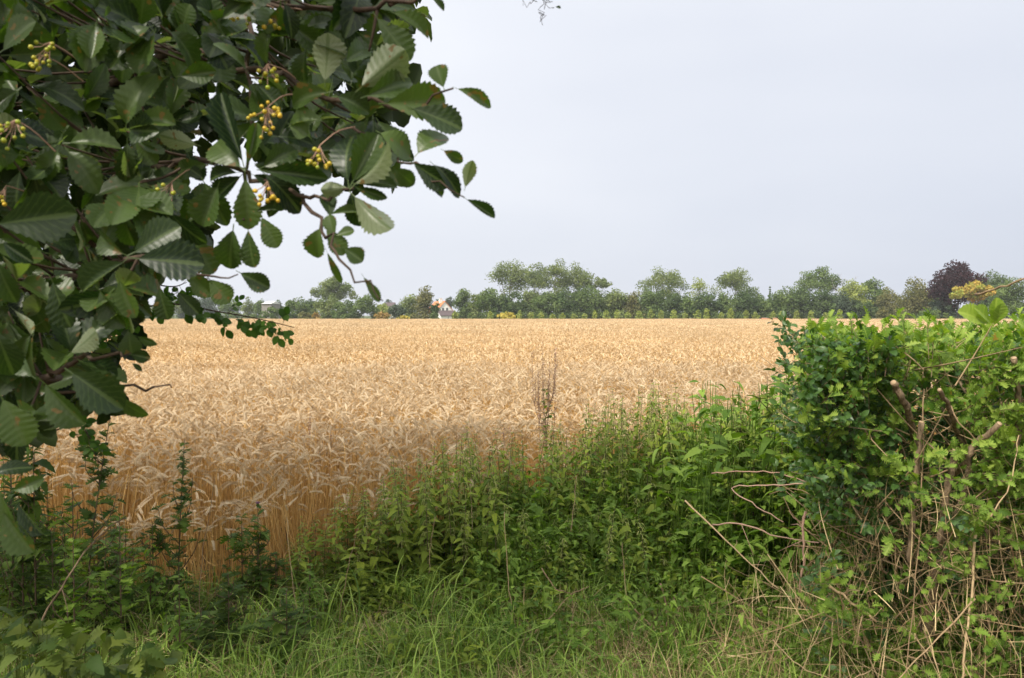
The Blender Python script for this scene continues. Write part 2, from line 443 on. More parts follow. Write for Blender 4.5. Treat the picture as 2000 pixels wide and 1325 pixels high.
def stem_mid(th, lean):
    m = MB()
    w = 0.0020
    Q = wheat_fine(th, lean, [0, .4, .7, .79, .86, .92]); V = np.concatenate([Q + (0, w, 0), Q - (0, w, 0)]); k = len(Q)
    m.raw(V, [(i, i + 1, k + i + 1, k + i) for i in range(k - 1)], mat=1)
    h = wheat_fine(th, lean, [.915, .94, .97, 1]); T = nrm(np.gradient(h, axis=0)); k = len(h)
    wd = np.interp(np.linspace(0, 1, k), [0, .3, .8, 1], [.003, .0053, .0045, .001])[:, None]
    for off in (np.array((0, 1.0, 0)), np.cross(T, (0, 1.0, 0))):
        V = np.concatenate([h + off * wd, h - off * wd]); m.raw(V, [(i, i + 1, k + i + 1, k + i) for i in range(k - 1)], mat=0)
    return m.template()
def stem_lo(th, lean):
    m = MB()
    h = wheat_fine(th, lean, [.90, .95, 1]); k = len(h); off = np.array((0, 1.0, 0)); wd = 0.0075
    V = np.concatenate([h + off * wd, h - off * wd]); m.raw(V, [(i, i + 1, k + i + 1, k + i) for i in range(k - 1)], mat=0)
    V = np.concatenate([h + (0, 0, wd), h - (0, 0, wd)]); m.raw(V, [(i, i + 1, k + i + 1, k + i) for i in range(k - 1)], mat=0)
    Q = wheat_fine(th, lean, [0, .85]); V = np.concatenate([Q + (0, .004, 0), Q - (0, .004, 0)]); m.raw(V, [(0, 1, 3, 2)], mat=1)
    return m.template()
curl = blade_T(6, 0.9, 0.035, 1.2)
def wheat_clump(fn, size, n, sc=1.0, leaves=0, nt_=8):
    m = MB(); T = [fn(U(0.6, 2.6), U(0.0, 0.12)) for _ in range(nt_)]
    which = rg.integers(0, nt_, n)
    for k in range(nt_):
        c_ = int((which == k).sum())
        if not c_: continue
        pos = np.c_[U(-size / 2, size / 2, c_), U(-size / 2, size / 2, c_), np.zeros(c_)]
        a = U(0, 6.283, c_); ht = rg.normal(1.0, 0.07, c_)
        # template z is up: map template Y axis -> random horizontal, Z -> up
        m.inst(T[k], pos, np.c_[np.cos(a), np.sin(a), np.zeros(c_)], (0, 0, 1), np.c_[ht, ht, ht] * sc)
    if leaves:
        a = U(0, 6.283, leaves); z = U(0.10, 0.45, leaves)
        pos = np.c_[U(-size / 2, size / 2, leaves), U(-size / 2, size / 2, leaves), z]
        m.inst(curl, pos, np.c_[np.cos(a) * .6, np.sin(a) * .6, U(-.6, 1, leaves)], (0, 0, 1), np.c_[U(.08, .12, leaves), U(.10, .18, leaves), U(.1, .2, leaves)], mat=1)
    return m.build('w', [m_head, m_stalk], link=False, smooth=False)
src = [wheat_clump(stem_hi, 0.36, 66, leaves=26) for _ in range(8)] + [wheat_clump(stem_mid, 1.0, 620, leaves=60) for _ in range(5)] + [wheat_clump(stem_lo, 4.0, 9000) for _ in range(4)]
P_ = []; I_ = []; Sc = []; Ro = []
def grid_pts(y0, y1, step, i0, i1, near=False, mrg=2.0):
    ys = np.arange(y0, y1, step)
    for y in ys:
        hw = 0.66 * (y + step) + mrg
        xs = np.arange(-hw, hw, step)
        p = np.c_[xs + U(-.3, .3, len(xs)) * step * .6, y + U(-.3, .3, len(xs)) * step * .6]
        if near: p = p[p[:, 1] > edge_y(p[:, 0])]
        n = len(p)
        if not n: continue
        P_.append(np.c_[p, np.zeros(n)]); I_.append(rg.integers(i0, i1, n))
        h = 1 + 0.05 * lump(p[:, 0] * .5, p[:, 1] * .5) + 0.03 * lump(p[:, 0] * 2, p[:, 1] * 2, seed=3)
        ed = np.clip((p[:, 1] - edge_y(p[:, 0])) / .9, 0, 1) if near else 1.0
        h = h * (1 - (1 - ed) * rg.random(n) ** .7 * .36)
        Sc.append(np.c_[np.ones(n), np.ones(n), h])
        Ro.append(np.c_[rg.normal(0, 0.04, n) + (1 - ed) * U(-.05, .22, n), rg.normal(0, 0.05, n) * (2 - ed), U(0, 6.283, n)] if i1 < 14 else np.c_[np.zeros((n, 2)), rg.integers(0, 4, n) * 1.5708])
grid_pts(4.2, 14.0, 0.36, 0, 8, near=True)
grid_pts(14.3, 42, 1.0, 8, 13)
grid_pts(44, 150, 4.0, 13, 17, mrg=8)
scatter('wheat', src, np.concatenate(P_), np.concatenate(Ro), np.concatenate(Sc), np.concatenate(I_),
        'wide field of ripe golden wheat with nodding ears', 'wheat')

#@@FAR
# ------------------------------------------------------------------ far trees
def tmat(name, c1, c2): return leaf_mat(name, c1, c2, rough=0.7, spec=0.15, trans=0.25, noise=0.35, nz=0.35, tcol=(1.2, 1.3, 0.5))
TM = {
    'olive': tmat('olive green tree foliage', (0.11, 0.155, 0.050), (0.24, 0.28, 0.10)),
    'mid': tmat('mid green tree foliage', (0.075, 0.125, 0.038), (0.18, 0.24, 0.08)),
    'dark': tmat('dark green tree foliage', (0.05, 0.09, 0.03), (0.12, 0.17, 0.06)),
    'pale': tmat('pale yellow green foliage', (0.20, 0.25, 0.06), (0.38, 0.42, 0.12)),
    'sapling': tmat('young yellow green sapling foliage', (0.20, 0.26, 0.06), (0.40, 0.44, 0.12)),
    'yellow': tmat('yellow foliage', (0.42, 0.36, 0.07), (0.58, 0.46, 0.10)),
    'orange': tmat('orange turning foliage', (0.28, 0.22, 0.08), (0.45, 0.28, 0.10)),
    'turning': tmat('yellow and orange turning foliage', (0.26, 0.32, 0.06), (0.62, 0.38, 0.09)),
    'copper': tmat('purple copper beech foliage', (0.030, 0.014, 0.020), (0.060, 0.026, 0.032)),
    'brown': tmat('brownish green foliage', (0.12, 0.135, 0.05), (0.22, 0.205, 0.08)),
    'blue': tmat('blue green foliage', (0.055, 0.085, 0.05), (0.10, 0.14, 0.085)),
}
m_bark = plain_mat('grey brown tree bark', (0.10, 0.085, 0.065), (0.24, 0.21, 0.17), 6, stretch=(3, 3, .6))
def crown_tree(name, px, wpx, top, bot, D, colr, label, cat='tree', kind='round', group=None, leaf=None, fill=1.0, trunk=True):
    """one far tree: trunk with limbs, crown of leaf clumps in lobes"""
    k = D / F
    base = at(px, 615, D); base[2] = 0
    zt = at(px, top, D)[2]; zb = max(0.25, at(px, bot, D)[2])
    rx = wpx * k / 2 * ((1.22 if px > 925 or px < 500 else 1.14 if 565 < px < 725 else 1.05) if kind != 'cone' else 1); H = zt - zb
    c0 = np.array((base[0], base[1], (zt + zb) / 2))
    leaf = leaf or 0.36
    nb = {'cone': 14, 'tall': 34}.get(kind, 30)
    B = []; Rb = []
    e = np.array((rx, rx * 0.9, H / 2)); mr = min(rx, H / 2)
    for i in range(nb):
        d = rdir(1)[0] * (rg.random() ** 0.3)
        if kind == 'tall' and d[2] < 0 and rg.random() < .45: d[2] = -d[2]
        r = U(0.24, 0.44) * mr if kind != 'tall' else U(0.26, 0.46) * mr * .9
        if kind == 'cone':
            hz = (i + 0.5) / nb; d = np.array((U(-1, 1), U(-1, 1), 0)) * (1 - hz) * 0.6; d[2] = hz * 2 - 1; r = (0.2 + 0.6 * (1 - hz)) * rx * 0.7
        B.append(c0 + d * np.maximum(e - r * (0.95 if kind != 'cone' else 0.4), 0.1)); Rb.append(r)
    if kind == 'round' and bot > 618:      # bushy down to the ground
        for i in range(8): r = U(.3, .42) * mr; B.append(c0 + (U(-.75, .75) * rx, U(-.6, .2) * rx, -H / 2 + r * .8)); Rb.append(r)
    if kind != 'cone':
        r = 0.30 * mr
        B += [c0 + (U(-.25, .25) * rx, 0, H / 2 - r * .9), c0 + (-(rx - r), 0, U(-.2, .1) * H), c0 + (rx - r, 0, U(-.2, .1) * H)]; Rb += [r] * 3
    B = np.array(B); Rb = np.array(Rb)
    n = int(min(12000, rx * H / 2 * 3.14 * (16 if kind != 'tall' else 7.5) / leaf ** 2 * fill))
    pr = Rb ** 2 / (Rb ** 2).sum(); bi = rg.choice(len(B), n, p=pr)
    d = rdir(n); rr = 0.5 + 0.62 * rg.random(n) ** 0.8
    lobe = 1 + 0.16 * np.sin(d[:, 0] * 6 + bi) * np.cos(d[:, 2] * 7 + bi * 2)
    P = B[bi] + d * (Rb[bi] * rr * lobe)[:, None] * (1, 1, 0.72 if kind == 'tall' else 0.85)
    keep = P[:, 2] > max(0.05, zb - 0.4)
    P = P[keep]; d = d[keep]
    root = thing(name, base, label, cat, group)
    m = MB()
    nn = len(P)
    rn = np.clip(0.5 + 0.35 * np.sin(bi[keep] * 2.4) + rg.normal(0, .2, nn), 0, 1)
    m.inst(QUAD, P, rdir(nn) + (0, 0, .2), d + rdir(nn) * 0.7 + (0, 0, .4), leaf * U(0.6, 1.3, nn), rn)
    m.build('crown', TM[colr], root)
    if trunk:
        m = MB(); top_p = c0 + (U(-.1, .1) * rx, 0, H * 0.2)
        r0 = 0.011 * zt + 0.03
        tr = spline([base, base + (U(-.1, .1), 0, zb * .6), (base + top_p) / 2 + (U(-.3, .3), 0, 0), top_p], 9)
        m.tube(tr, np.linspace(r0, r0 * .3, 9), 6)
        for i in rg.choice(len(B), min(len(B), 11), replace=False):
            s0 = tr[rg.integers(2, 7)]
            m.tube(spline([s0, (s0 + B[i]) / 2 + (0, 0, -0.08 * H), B[i]], 6), np.linspace(r0 * .4, r0 * .08, 6), 4)
        m.build('trunk', m_bark, root)
    return root
FAR = [
 # px, width, top, bottom, D, colour, kind, fill, name, label
 (205, 60, 578, 622, 260, 'mid', 'round', .8, 'broadleaf_tree', 'dim green far tree glimpsed behind the dark whitebeam twigs'),
 (262, 56, 583, 622, 270, 'olive', 'round', .8, 'broadleaf_tree', 'hazy olive tree seen through the whitebeam leaves above the rose spray'),
 (320, 60, 577, 622, 280, 'olive', 'round', .8, 'broadleaf_tree', 'hazy pale olive tree low behind the arching rose spray'),
 (368, 50, 575, 622, 290, 'blue', 'round', .8, 'broadleaf_tree', 'bluish hazy tree behind the serrated leaf hanging over the skyline'),
 (412, 46, 572, 622, 290, 'blue', 'round', .8, 'broadleaf_tree', 'hazy blue green far tree with pointed tops between hanging leaves'),
 (455, 44, 582, 622, 260, 'mid', 'round', .9, 'broadleaf_tree', 'low green far tree behind the leafy tip of the rose spray'),
 (487, 26, 579, 622, 250, 'olive', 'round', .9, 'broadleaf_tree', 'small olive tree next to the domed tree left of the white roofed barn'),
 (508, 30, 584, 624, 230, 'mid', 'round', 1, 'broadleaf_tree', 'small domed tree right beside the white roofed barn'),
 (546, 26, 586, 624, 220, 'dark', 'round', 1, 'broadleaf_tree', 'small dark tree at the right end of the white roofed barn'),
 (580, 54, 579, 624, 190, 'mid', 'round', 1, 'bushy_tree', 'rounded green bushy tree behind the pale low shrub near the barn'),
 (606, 36, 581, 624, 195, 'dark', 'round', 1, 'bushy_tree', 'darker bushy tree wedged behind the reddish yellow shrub'),
 (652, 82, 538, 596, 215, 'olive', 'round', 1.0, 'poplar_tree', 'lone tall round topped tree behind the hanging twig'),
 (640, 60, 576, 624, 188, 'olive', 'round', 1, 'bushy_tree', 'olive bushy tree under the lone round topped tree'),
 (672, 50, 585, 624, 184, 'mid', 'round', 1, 'bushy_tree', 'mid green bush low below the lone round topped tree'),
 (710, 58, 573, 624, 190, 'mid', 'round', 1, 'bushy_tree', 'rounded green bushy tree left of the orange shrub'),
 (757, 26, 584, 624, 240, 'blue', 'round', 1, 'broadleaf_tree', 'small dark far tree beside the low purple brown roof'),
 (748, 38, 592, 624, 200, 'pale', 'round', 1, 'shrub', 'yellow green shrub rising behind the orange shrub'),
 (775, 38, 594, 624, 186, 'blue', 'round', 1, 'shrub', 'blue green shrub behind the low yellow bush near the farmhouse trees'),
 (800, 50, 574, 624, 195, 'olive', 'round', 1, 'bushy_tree', 'olive bushy tree left of the tall feathery birch'),
 (829, 48, 557, 624, 185, 'brown', 'round', 1, 'birch_tree', 'tall feathery birch left of the white gabled farmhouse'),
 (851, 18, 584, 624, 180, 'dark', 'round', 1, 'shrub', 'dark slim shrub pressed against the farmhouse orange roof'),
 (848, 16, 609, 624, 175, 'mid', 'round', 1, 'shrub', 'small round green shrub in front of the farmhouse side'),
 (878, 22, 579, 606, 300, 'blue', 'round', 1, 'broadleaf_tree', 'small dark blue green tree peeping over the farmhouse roof'),
 (905, 44, 562, 624, 190, 'mid', 'round', 1.1, 'bushy_tree', 'fresh green domed tree right of the farmhouse'),
 (888, 15, 607, 625, 172, 'pale', 'round', 1, 'shrub', 'small yellow green shrub at the right corner of the farmhouse'),
 (938, 42, 568, 624, 188, 'olive', 'round', 1.1, 'bushy_tree', 'olive bushy tree left of the first tall poplar'),
 (531, 40, 599, 625, 186, 'mid', 'round', 1, 'shrub', 'green shrubbery hiding the foot of the white roofed barn'),
 # the tall open-crowned trees
 (995, 78, 503, 598, 205, 'olive', 'tall', .85, 'poplar_tree', 'leftmost tall open crowned poplar of the big central clump'),
 (1046, 50, 510, 598, 212, 'olive', 'tall', .85, 'poplar_tree', 'second tall poplar of the central clump with gaps below its crown'),
 (1084, 62, 503, 598, 205, 'olive', 'tall', .85, 'poplar_tree', 'third tall poplar of the central clump with bare trunks showing'),
 (1128, 70, 509, 598, 208, 'olive', 'tall', .85, 'poplar_tree', 'fourth tall poplar of the central clump with a leaning limb'),
 (1165, 52, 540, 568, 208, 'olive', 'round', .6, 'poplar_tree', 'low spreading poplar at the right end of the central clump'),
 (1295, 88, 517, 602, 205, 'olive', 'tall', .85, 'poplar_tree', 'broad loose poplar standing alone right of the central clump'),
 (1364, 38, 538, 590, 210, 'pale', 'tall', .45, 'poplar_tree', 'thin pale see-through tree between two broad poplars'),
 (1436, 84, 520, 602, 205, 'olive', 'tall', .75, 'poplar_tree', 'wide gappy poplar with sky showing through, right of the thin pale tree'),
 (1503, 18, 559, 620, 195, 'dark', 'cone', 1, 'conifer', 'narrow dark pointed conifer above the orange red wall'),
 (1597, 88, 517, 602, 195, 'mid', 'tall', 1.0, 'poplar_tree', 'flat topped tree left of the bare twiggy tree'),
 (1668, 60, 545, 622, 180, 'pale', 'round', .8, 'broadleaf_tree', 'pale olive rounded tree right of the bare twiggy tree'),
 (1706, 56, 542, 622, 190, 'mid', 'round', 1, 'broadleaf_tree', 'mid green rounded tree overlapped by the pale olive one'),
 (1738, 46, 560, 622, 178, 'brown', 'round', .9, 'bushy_tree', 'brownish bushy tree left of the sparse topped tree'),
 (1786, 68, 539, 622, 170, 'brown', 'round', .8, 'broadleaf_tree', 'sparse topped brownish green tree left of the copper beech'),
 (1834, 46, 550, 622, 172, 'dark', 'round', .9, 'broadleaf_tree', 'dark green tree tucked in below the copper beech'),
 (1870, 96, 508, 605, 158, 'copper', 'round', 1.2, 'copper_beech', 'large dark purple copper beech'),
 (1928, 80, 527, 610, 200, 'dark', 'round', 1.0, 'broadleaf_tree', 'dark green domed tree behind the copper beech'),
 (1976, 70, 540, 620, 165, 'mid', 'round', 1, 'broadleaf_tree', 'upright green tree at the right edge of the photo'),
 (1897, 74, 547, 597, 150, 'turning', 'round', 1.1, 'maple_tree', 'yellow and orange turning tree in front of the copper beech'),
 (1845, 66, 580, 625, 160, 'blue', 'round', 1, 'shrub', 'grey green shrub under the copper beech'),
 # low colourful shrubs at the field edge
 (594, 26, 608, 625, 165, 'brown', 'round', 1, 'shrub', 'pale low rounded shrub just left of the reddish yellow shrub'),
 (617, 16, 610, 625, 163, 'orange', 'round', 1, 'shrub', 'small reddish yellow shrub on the field edge'),
 (746, 32, 608, 625, 165, 'orange', 'round', 1, 'shrub', 'orange brown rounded shrub on the field edge'),
 (787, 26, 616, 626, 158, 'yellow', 'round', 1, 'shrub', 'low yellow bush flat on the field edge left of the birch'),
 (993, 38, 609, 627, 155, 'yellow', 'round', 1, 'shrub', 'bright yellow low bush at the left start of the sapling row'),
 (1722, 22, 600, 628, 155, 'brown', 'round', .8, 'shrub', 'small rusty pink shrub just above the hedge top'),
 (1815, 60, 603, 630, 150, 'mid', 'round', .9, 'shrub', 'green scrub right above the hedge, below the brownish tree'),
]
for (px, wp, tp, bt, D, c_, kd, fl, nm, lb) in FAR:
    cat = 'shrub' if nm == 'shrub' else 'tree'
    crown_tree(nm, px, wp, tp, bt, D, c_, lb, cat, kd, group=('tall poplars' if nm == 'poplar_tree' else 'trees and shrubs along the far field edge'), fill=fl, trunk=(nm != 'shrub'))
# the dark understorey of bushy trees below the poplars
UND = [(962, 50, 566, 'mid', 'left foot of the central poplar clump'), (1000, 56, 574, 'dark', 'directly behind the bright yellow bush'), (1035, 46, 570, 'olive', 'behind the first saplings of the row'),
       (1070, 54, 573, 'mid', 'below the third tall poplar'), (1108, 50, 566, 'dark', 'below the gap between the last two tall poplars'), (1150, 54, 560, 'mid', 'under the spreading limb of the central clump'),
       (1185, 44, 572, 'dark', 'at the right foot of the central clump'), (1208, 44, 567, 'olive', 'in the low gap right of the central clump'), (1238, 40, 572, 'brown', 'brown tinged, before the lone broad poplar'),
       (1262, 48, 566, 'mid', 'at the left foot of the lone broad poplar'), (1300, 56, 570, 'dark', 'under the lone broad poplar'), (1342, 46, 576, 'mid', 'below the thin pale tree'),
       (1382, 50, 574, 'dark', 'left of the wide gappy poplar'), (1420, 50, 576, 'mid', 'below the wide gappy poplar'), (1462, 50, 566, 'dark', 'at the right foot of the wide gappy poplar'),
       (1492, 44, 580, 'mid', 'left of the dark pointed conifer, above the orange red wall'), (1530, 52, 562, 'mid', 'just right of the dark pointed conifer'), (1566, 46, 566, 'dark', 'left foot of the flat topped tree'),
       (1602, 58, 570, 'dark', 'under the flat topped tree'), (1640, 48, 572, 'blue', 'below the bare twiggy tree'), (1680, 50, 590, 'dark', 'before the pale olive rounded tree'), (1762, 50, 590, 'dark', 'below the sparse topped tree')]
for (px, wp, tp, c_, lb) in UND:
    crown_tree('bushy_tree', px, wp + 8, tp - 5, 626, 178 + (px * 7 % 14), c_, ('bushy tree ' if 'before' in lb or 'brown' in lb else 'dense green bushy tree ') + lb, 'tree', 'round', group='trees and shrubs along the far field edge', fill=1.1)
# bare twiggy tree
root = thing('bare_tree', at(1655, 615, 185) * (1, 1, 0), 'leafless pale twiggy tree rising between two green trees', 'tree')
m = MB()
b0 = np.array(root.location)
for i in range(9):
    a = (i - 4) * .17 + U(-.06, .06); L = U(8, 10.5)
    tip = b0 + (math.sin(a) * L * .55, U(-1, 1), L)
    p = spline([b0 + (0, 0, 1), (b0 + tip) / 2 + (U(-.3, .3), 0, .5), tip], 8); m.tube(p, np.linspace(.07, .015, 8), 4)
    for j in range(9):
        s0 = p[rg.integers(3, 8)]; e = s0 + (U(-1.3, 1.3), U(-.5, .5), U(.3, 1.1)); m.tube([s0, (s0 + e) / 2 + (.1, 0, 0), e], [.03, .02, .01], 3)
m.tube([b0, b0 + (0, 0, 1.5)], [.2, .16], 6)
m.build('trunk', plain_mat('bleached bark', (.35, .33, .31), (.5, .48, .46), 5), root)
# saplings
sap0 = []
m_tie = plain_mat('sapling stem bark', (0.12, 0.09, 0.06), (0.2, 0.16, 0.1), 10)
for v in range(4):
    r = thing('sapling', (0, 0, 0), 'x', 'tree', 'saplings in a row along the far field edge')
    m = MB(); n = 330
    h = rg.random(n); rad = 0.55 * np.sin(np.pi * np.clip(h * .88 + .08, 0, 1)) ** .6 * (1.0 - h * .25) * (1 + .2 * np.sin(h * 9 + v))
    a = U(0, 6.283, n); q = np.sqrt(rg.random(n))
    P = np.c_[np.cos(a) * rad * q, np.sin(a) * rad * q, 0.55 + h * 1.75] + rg.normal(0, .06, (n, 3))
    m.inst(QUAD, P, rdir(n), rdir(n) + (0, -.2, .8), U(.12, .26, n)); m.build('crown', TM['sapling'], r)
    m = MB(); m.tube([(0, 0, 0), (.02, 0, 1.0), (0, 0, 2.1)], [.035, .03, .01], 5)
    for k in range(6):
        z = .7 + k * .2; a = k * 2.4; m.tube([(0, 0, z), (math.cos(a) * .3, math.sin(a) * .3, z + .25)], [.012, .005], 3)
    m.build('trunk', m_tie, r); sap0.append(r)
sx_ = [957, 1015, 1037, 1057, 1079, 1099, 1121, 1142, 1162, 1184, 1205, 1226, 1248, 1271, 1291, 1316, 1338, 1363, 1380, 1409, 1427, 1457, 1475, 1510, 1526, 1556, 1584, 1612, 1640]
spec = {957: 'lone pale sapling left of the bright yellow bush', 1015: 'pale sapling touching the bright yellow bush', 1037: 'first free standing sapling right of the yellow bush',
        1316: 'tallest low hanging sapling, its foot in the wheat', 1380: 'broad pointed sapling below the thin pale tree', 1427: 'broadest pointed sapling below the wide gappy poplar', 1475: 'last sapling before the orange red wall',
        1510: 'low sapling behind the orange red wall', 1526: 'pointed sapling behind the right half of the orange red wall', 1556: 'sapling just right of the orange red wall', 1248: 'sapling behind the middle fence posts'}
used = set()
for x_ in sx_:
    D = 152 + (x_ * 13 % 5) * .6
    v = x_ % 4
    sc = (U(1.0, 1.5), 1.1, U(.72, 1.15)) if x_ not in (1380, 1427) else (1.4, 1.2, 1.2)
    lb = spec.get(x_, 'young pale green sapling in the long row before the poplars')
    loc = at(x_, 615, D) * (1, 1, 0)
    if v not in used:
        used.add(v); r = sap0[v]; r.location = loc; r.scale = sc; r['label'] = lb
    else: copy_thing(sap0[v], loc, U(0, 6), sc, lb)
# field-edge fence
m_post = plain_mat('weathered fence wood', (.10, .08, .06), (.2, .17, .13), 6)
f = thing('fence', at(1225, 615, 146) * (1, 1, 0), 'low dark wooden post and rail fence at the far edge of the wheat', 'fence')
m = MB(); xs = [1162, 1178, 1194, 1208, 1222, 1236, 1251, 1268, 1284, 1300]
for x_ in xs:
    p = at(x_, 615, 146); mm = MB(); mm.box((p[0], p[1], .52), (.11, .11, 1.04 + U(-.1, .12)), taper=.9); mm.build('post', m_post, f)
for z in (.88, .62):
    mm = MB()
    for a, b in zip(xs[:-1], xs[1:]):
        p, q = at(a, 615, 146), at(b, 615, 146); mm.tube([(p[0], p[1] - .08, z), (q[0], q[1] - .08, z + U(-.04, .04))], .04, 4)
    mm.build('rail', m_post, f)
# orange red wall
m = MB(); a, b = at(1487, 615, 150), at(1541, 615, 150)
wr = thing('low_wall', ((a[0] + b[0]) / 2, 150, 0), 'long low orange red wall with a pale coping at the field edge', 'wall')
m.box(((a[0] + b[0]) / 2, 150, .5), (b[0] - a[0], .3, 1.0)); m.build('wall', plain_mat('orange red brick', (.55, .13, .06), (.7, .2, .09), 4), wr)
m = MB(); m.box(((a[0] + b[0]) / 2 - .3, 150, 1.03), (b[0] - a[0] - 1.0, .36, .08)); m.build('coping', plain_mat('pale coping', (.55, .4, .33), (.65, .5, .42), 4), wr)

# ------------------------------------------------------------------ buildings
m_white = plain_mat('white painted render', (.78, .77, .75), (.84, .83, .81), 3, bump=.05)
m_tile = plain_mat('orange clay roof tiles', (.55, .17, .07), (.72, .27, .12), 5, bump=.4)
m_slate = plain_mat('dark purple brown roofing', (.09, .07, .075), (.14, .11, .11), 4)
m_glass = plain_mat('dark window glass', (.03, .04, .05), (.08, .10, .12), 2, rough=.15, spec=.6, bump=0)
D = 240; k = D / F
hx = at(869, 615, D); house = thing('farmhouse', (hx[0], hx[1], 0), 'white gabled farmhouse with an orange tiled roof and a dark lean-to', 'house')
rotz = R(24); cR, sR = math.cos(rotz), math.sin(rotz)
def loc(P): P = np.asarray(P, float); return np.c_[P[:, 0] * cR - P[:, 1] * sR + hx[0], P[:, 0] * sR + P[:, 1] * cR + hx[1], P[:, 2]]
hw, ez, az, L = 2.5, 2.75, 5.55, 9.0
m = MB(); m.raw(loc([(-hw, 0, 0), (hw, 0, 0), (hw, 0, ez), (0, 0, az), (-hw, 0, ez), (-hw, L, 0), (hw, L, 0), (hw, L, ez), (0, L, az), (-hw, L, ez)]),
    [(0, 1, 2, 3, 4), (9, 8, 7, 6, 5), (1, 6, 7, 2), (5, 0, 4, 9)]); m.build('wall', m_white, house, smooth=False)
m = MB(); ov = .35; e2 = ez - ov * (az - ez) / hw; th = .12
for s in (-1, 1):
    q = [(s * (hw + ov), -.25, e2 + .02), (0, -.25, az + .02), (0, L + .25, az + .02), (s * (hw + ov), L + .25, e2 + .02)]
    V = np.array(q + [(x, y, z + th) for x, y, z in q]); m.raw(loc(V), [(0, 1, 2, 3), (7, 6, 5, 4), (0, 4, 5, 1), (1, 5, 6, 2), (2, 6, 7, 3), (3, 7, 4, 0)])
rf = m.build('roof', m_tile, house, smooth=False)
m = MB(); p = loc([(-.55, 2.2, az + .15)])[0]; m.box(p, (.75, .75, 1.3), rot=rotz); m.box(p + (0, 0, .7), (.9, .9, .14), rot=rotz)
ch = m.build('chimney', m_white, house, smooth=False)
for wx in (-.62, .62):
    m = MB(); c_ = loc([(wx, -.03, 3.25)])[0]; m.box(c_, (.70, .08, 1.0), rot=rotz); wf = m.build('window', m_white, house, smooth=False)
    m = MB(); c_ = loc([(wx, -.08, 3.25)])[0]; m.box(c_, (.52, .04, .82), rot=rotz); m.build('pane', m_glass, wf, smooth=False)
# lean-to across the gable
m = MB(); lx0, lx1, ly = -2.3, 3.0, -2.6
m.raw(loc([(lx0 + .2, ly + .3, 0), (lx1 - .2, ly + .3, 0), (lx1 - .2, -.05, 0), (lx0 + .2, -.05, 0), (lx0 + .2, ly + .3, 1.5), (lx1 - .2, ly + .3, 1.5), (lx1 - .2, -.05, 2.6), (lx0 + .2, -.05, 2.6)]),
    [(0, 1, 5, 4), (1, 2, 6, 5), (3, 0, 4, 7), (4, 5, 6, 7)]); m.build('lean_to_wall', m_white, house, smooth=False)
m = MB(); V = np.array([(lx0, ly, 1.30), (lx1, ly, 1.30), (lx1, -.02, 2.78), (lx0, -.02, 2.78)]); V = np.vstack([V, V + (0, 0, .12)])
m.raw(loc(V), [(3, 2, 1, 0), (4, 5, 6, 7), (0, 1, 5, 4), (1, 2, 6, 5), (2, 3, 7, 6), (3, 0, 4, 7)]); m.build('lean_to_roof', m_slate, house, smooth=False)
m = MB(); c_ = loc([(.2, ly + .27, .7)])[0]; m.box(c_, (.12, .06, 1.3), rot=rotz); m.build('downpipe', m_slate, house, smooth=False)
# barn with white roof
D = 206; k = D / F; c_ = at(529.5, 615, D)
barn = thing('barn', (c_[0], c_[1], 0), 'flat grey barn with a shining white roof far behind the trees', 'barn')
m = MB(); zt = at(529, 594, D)[2]; m.box((c_[0], c_[1], zt / 2), (18 * k, 8, zt)); m.build('wall', plain_mat('grey barn wall', (.24, .22, .21), (.3, .28, .26), 2), barn, smooth=False)
m = MB(); zr = at(529, 588.5, D)[2]
m.raw(np.array([(c_[0] - 9.6 * k, c_[1] - 4.3, zt + .01), (c_[0] + 9.6 * k, c_[1] - 4.3, zt + .01), (c_[0] + 9.6 * k, c_[1] + 4.3, zt + .01), (c_[0] - 9.6 * k, c_[1] + 4.3, zt + .01),
      (c_[0] - 4 * k, c_[1], zr), (c_[0] + 9.6 * k, c_[1], zr)]), [(0, 1, 5, 4), (1, 2, 5), (2, 3, 4, 5), (3, 0, 4), (3, 2, 1, 0)]); m.build('roof', m_white, barn, smooth=False)
# low far roof
D = 215; c_ = at(763, 615, D); k = D / F
hut = thing('cottage', (c_[0], c_[1], 0), 'low far cottage of which only a purple brown roof shows', 'house')
z0, z1 = at(763, 598.5, D)[2], at(763, 591, D)[2]
m = MB(); m.box((c_[0], c_[1], z0 / 2), (16 * k, 4, z0)); m.build('wall', m_white, hut, smooth=False)
m = MB(); x0, x1 = c_[0] - 9 * k, c_[0] + 9 * k
m.raw([(x0, c_[1] - 2.4, z0), (x1, c_[1] - 2.4, z0), (x1, c_[1], z1), (x0, c_[1], z1), (x1, c_[1] + 2.4, z0), (x0, c_[1] + 2.4, z0)], [(0, 1, 2, 3), (3, 2, 4, 5), (0, 3, 5), (1, 4, 2), (5, 4, 1, 0)])
m.build('roof', m_slate, hut, smooth=False)

#@@NEAR
exec_near = True
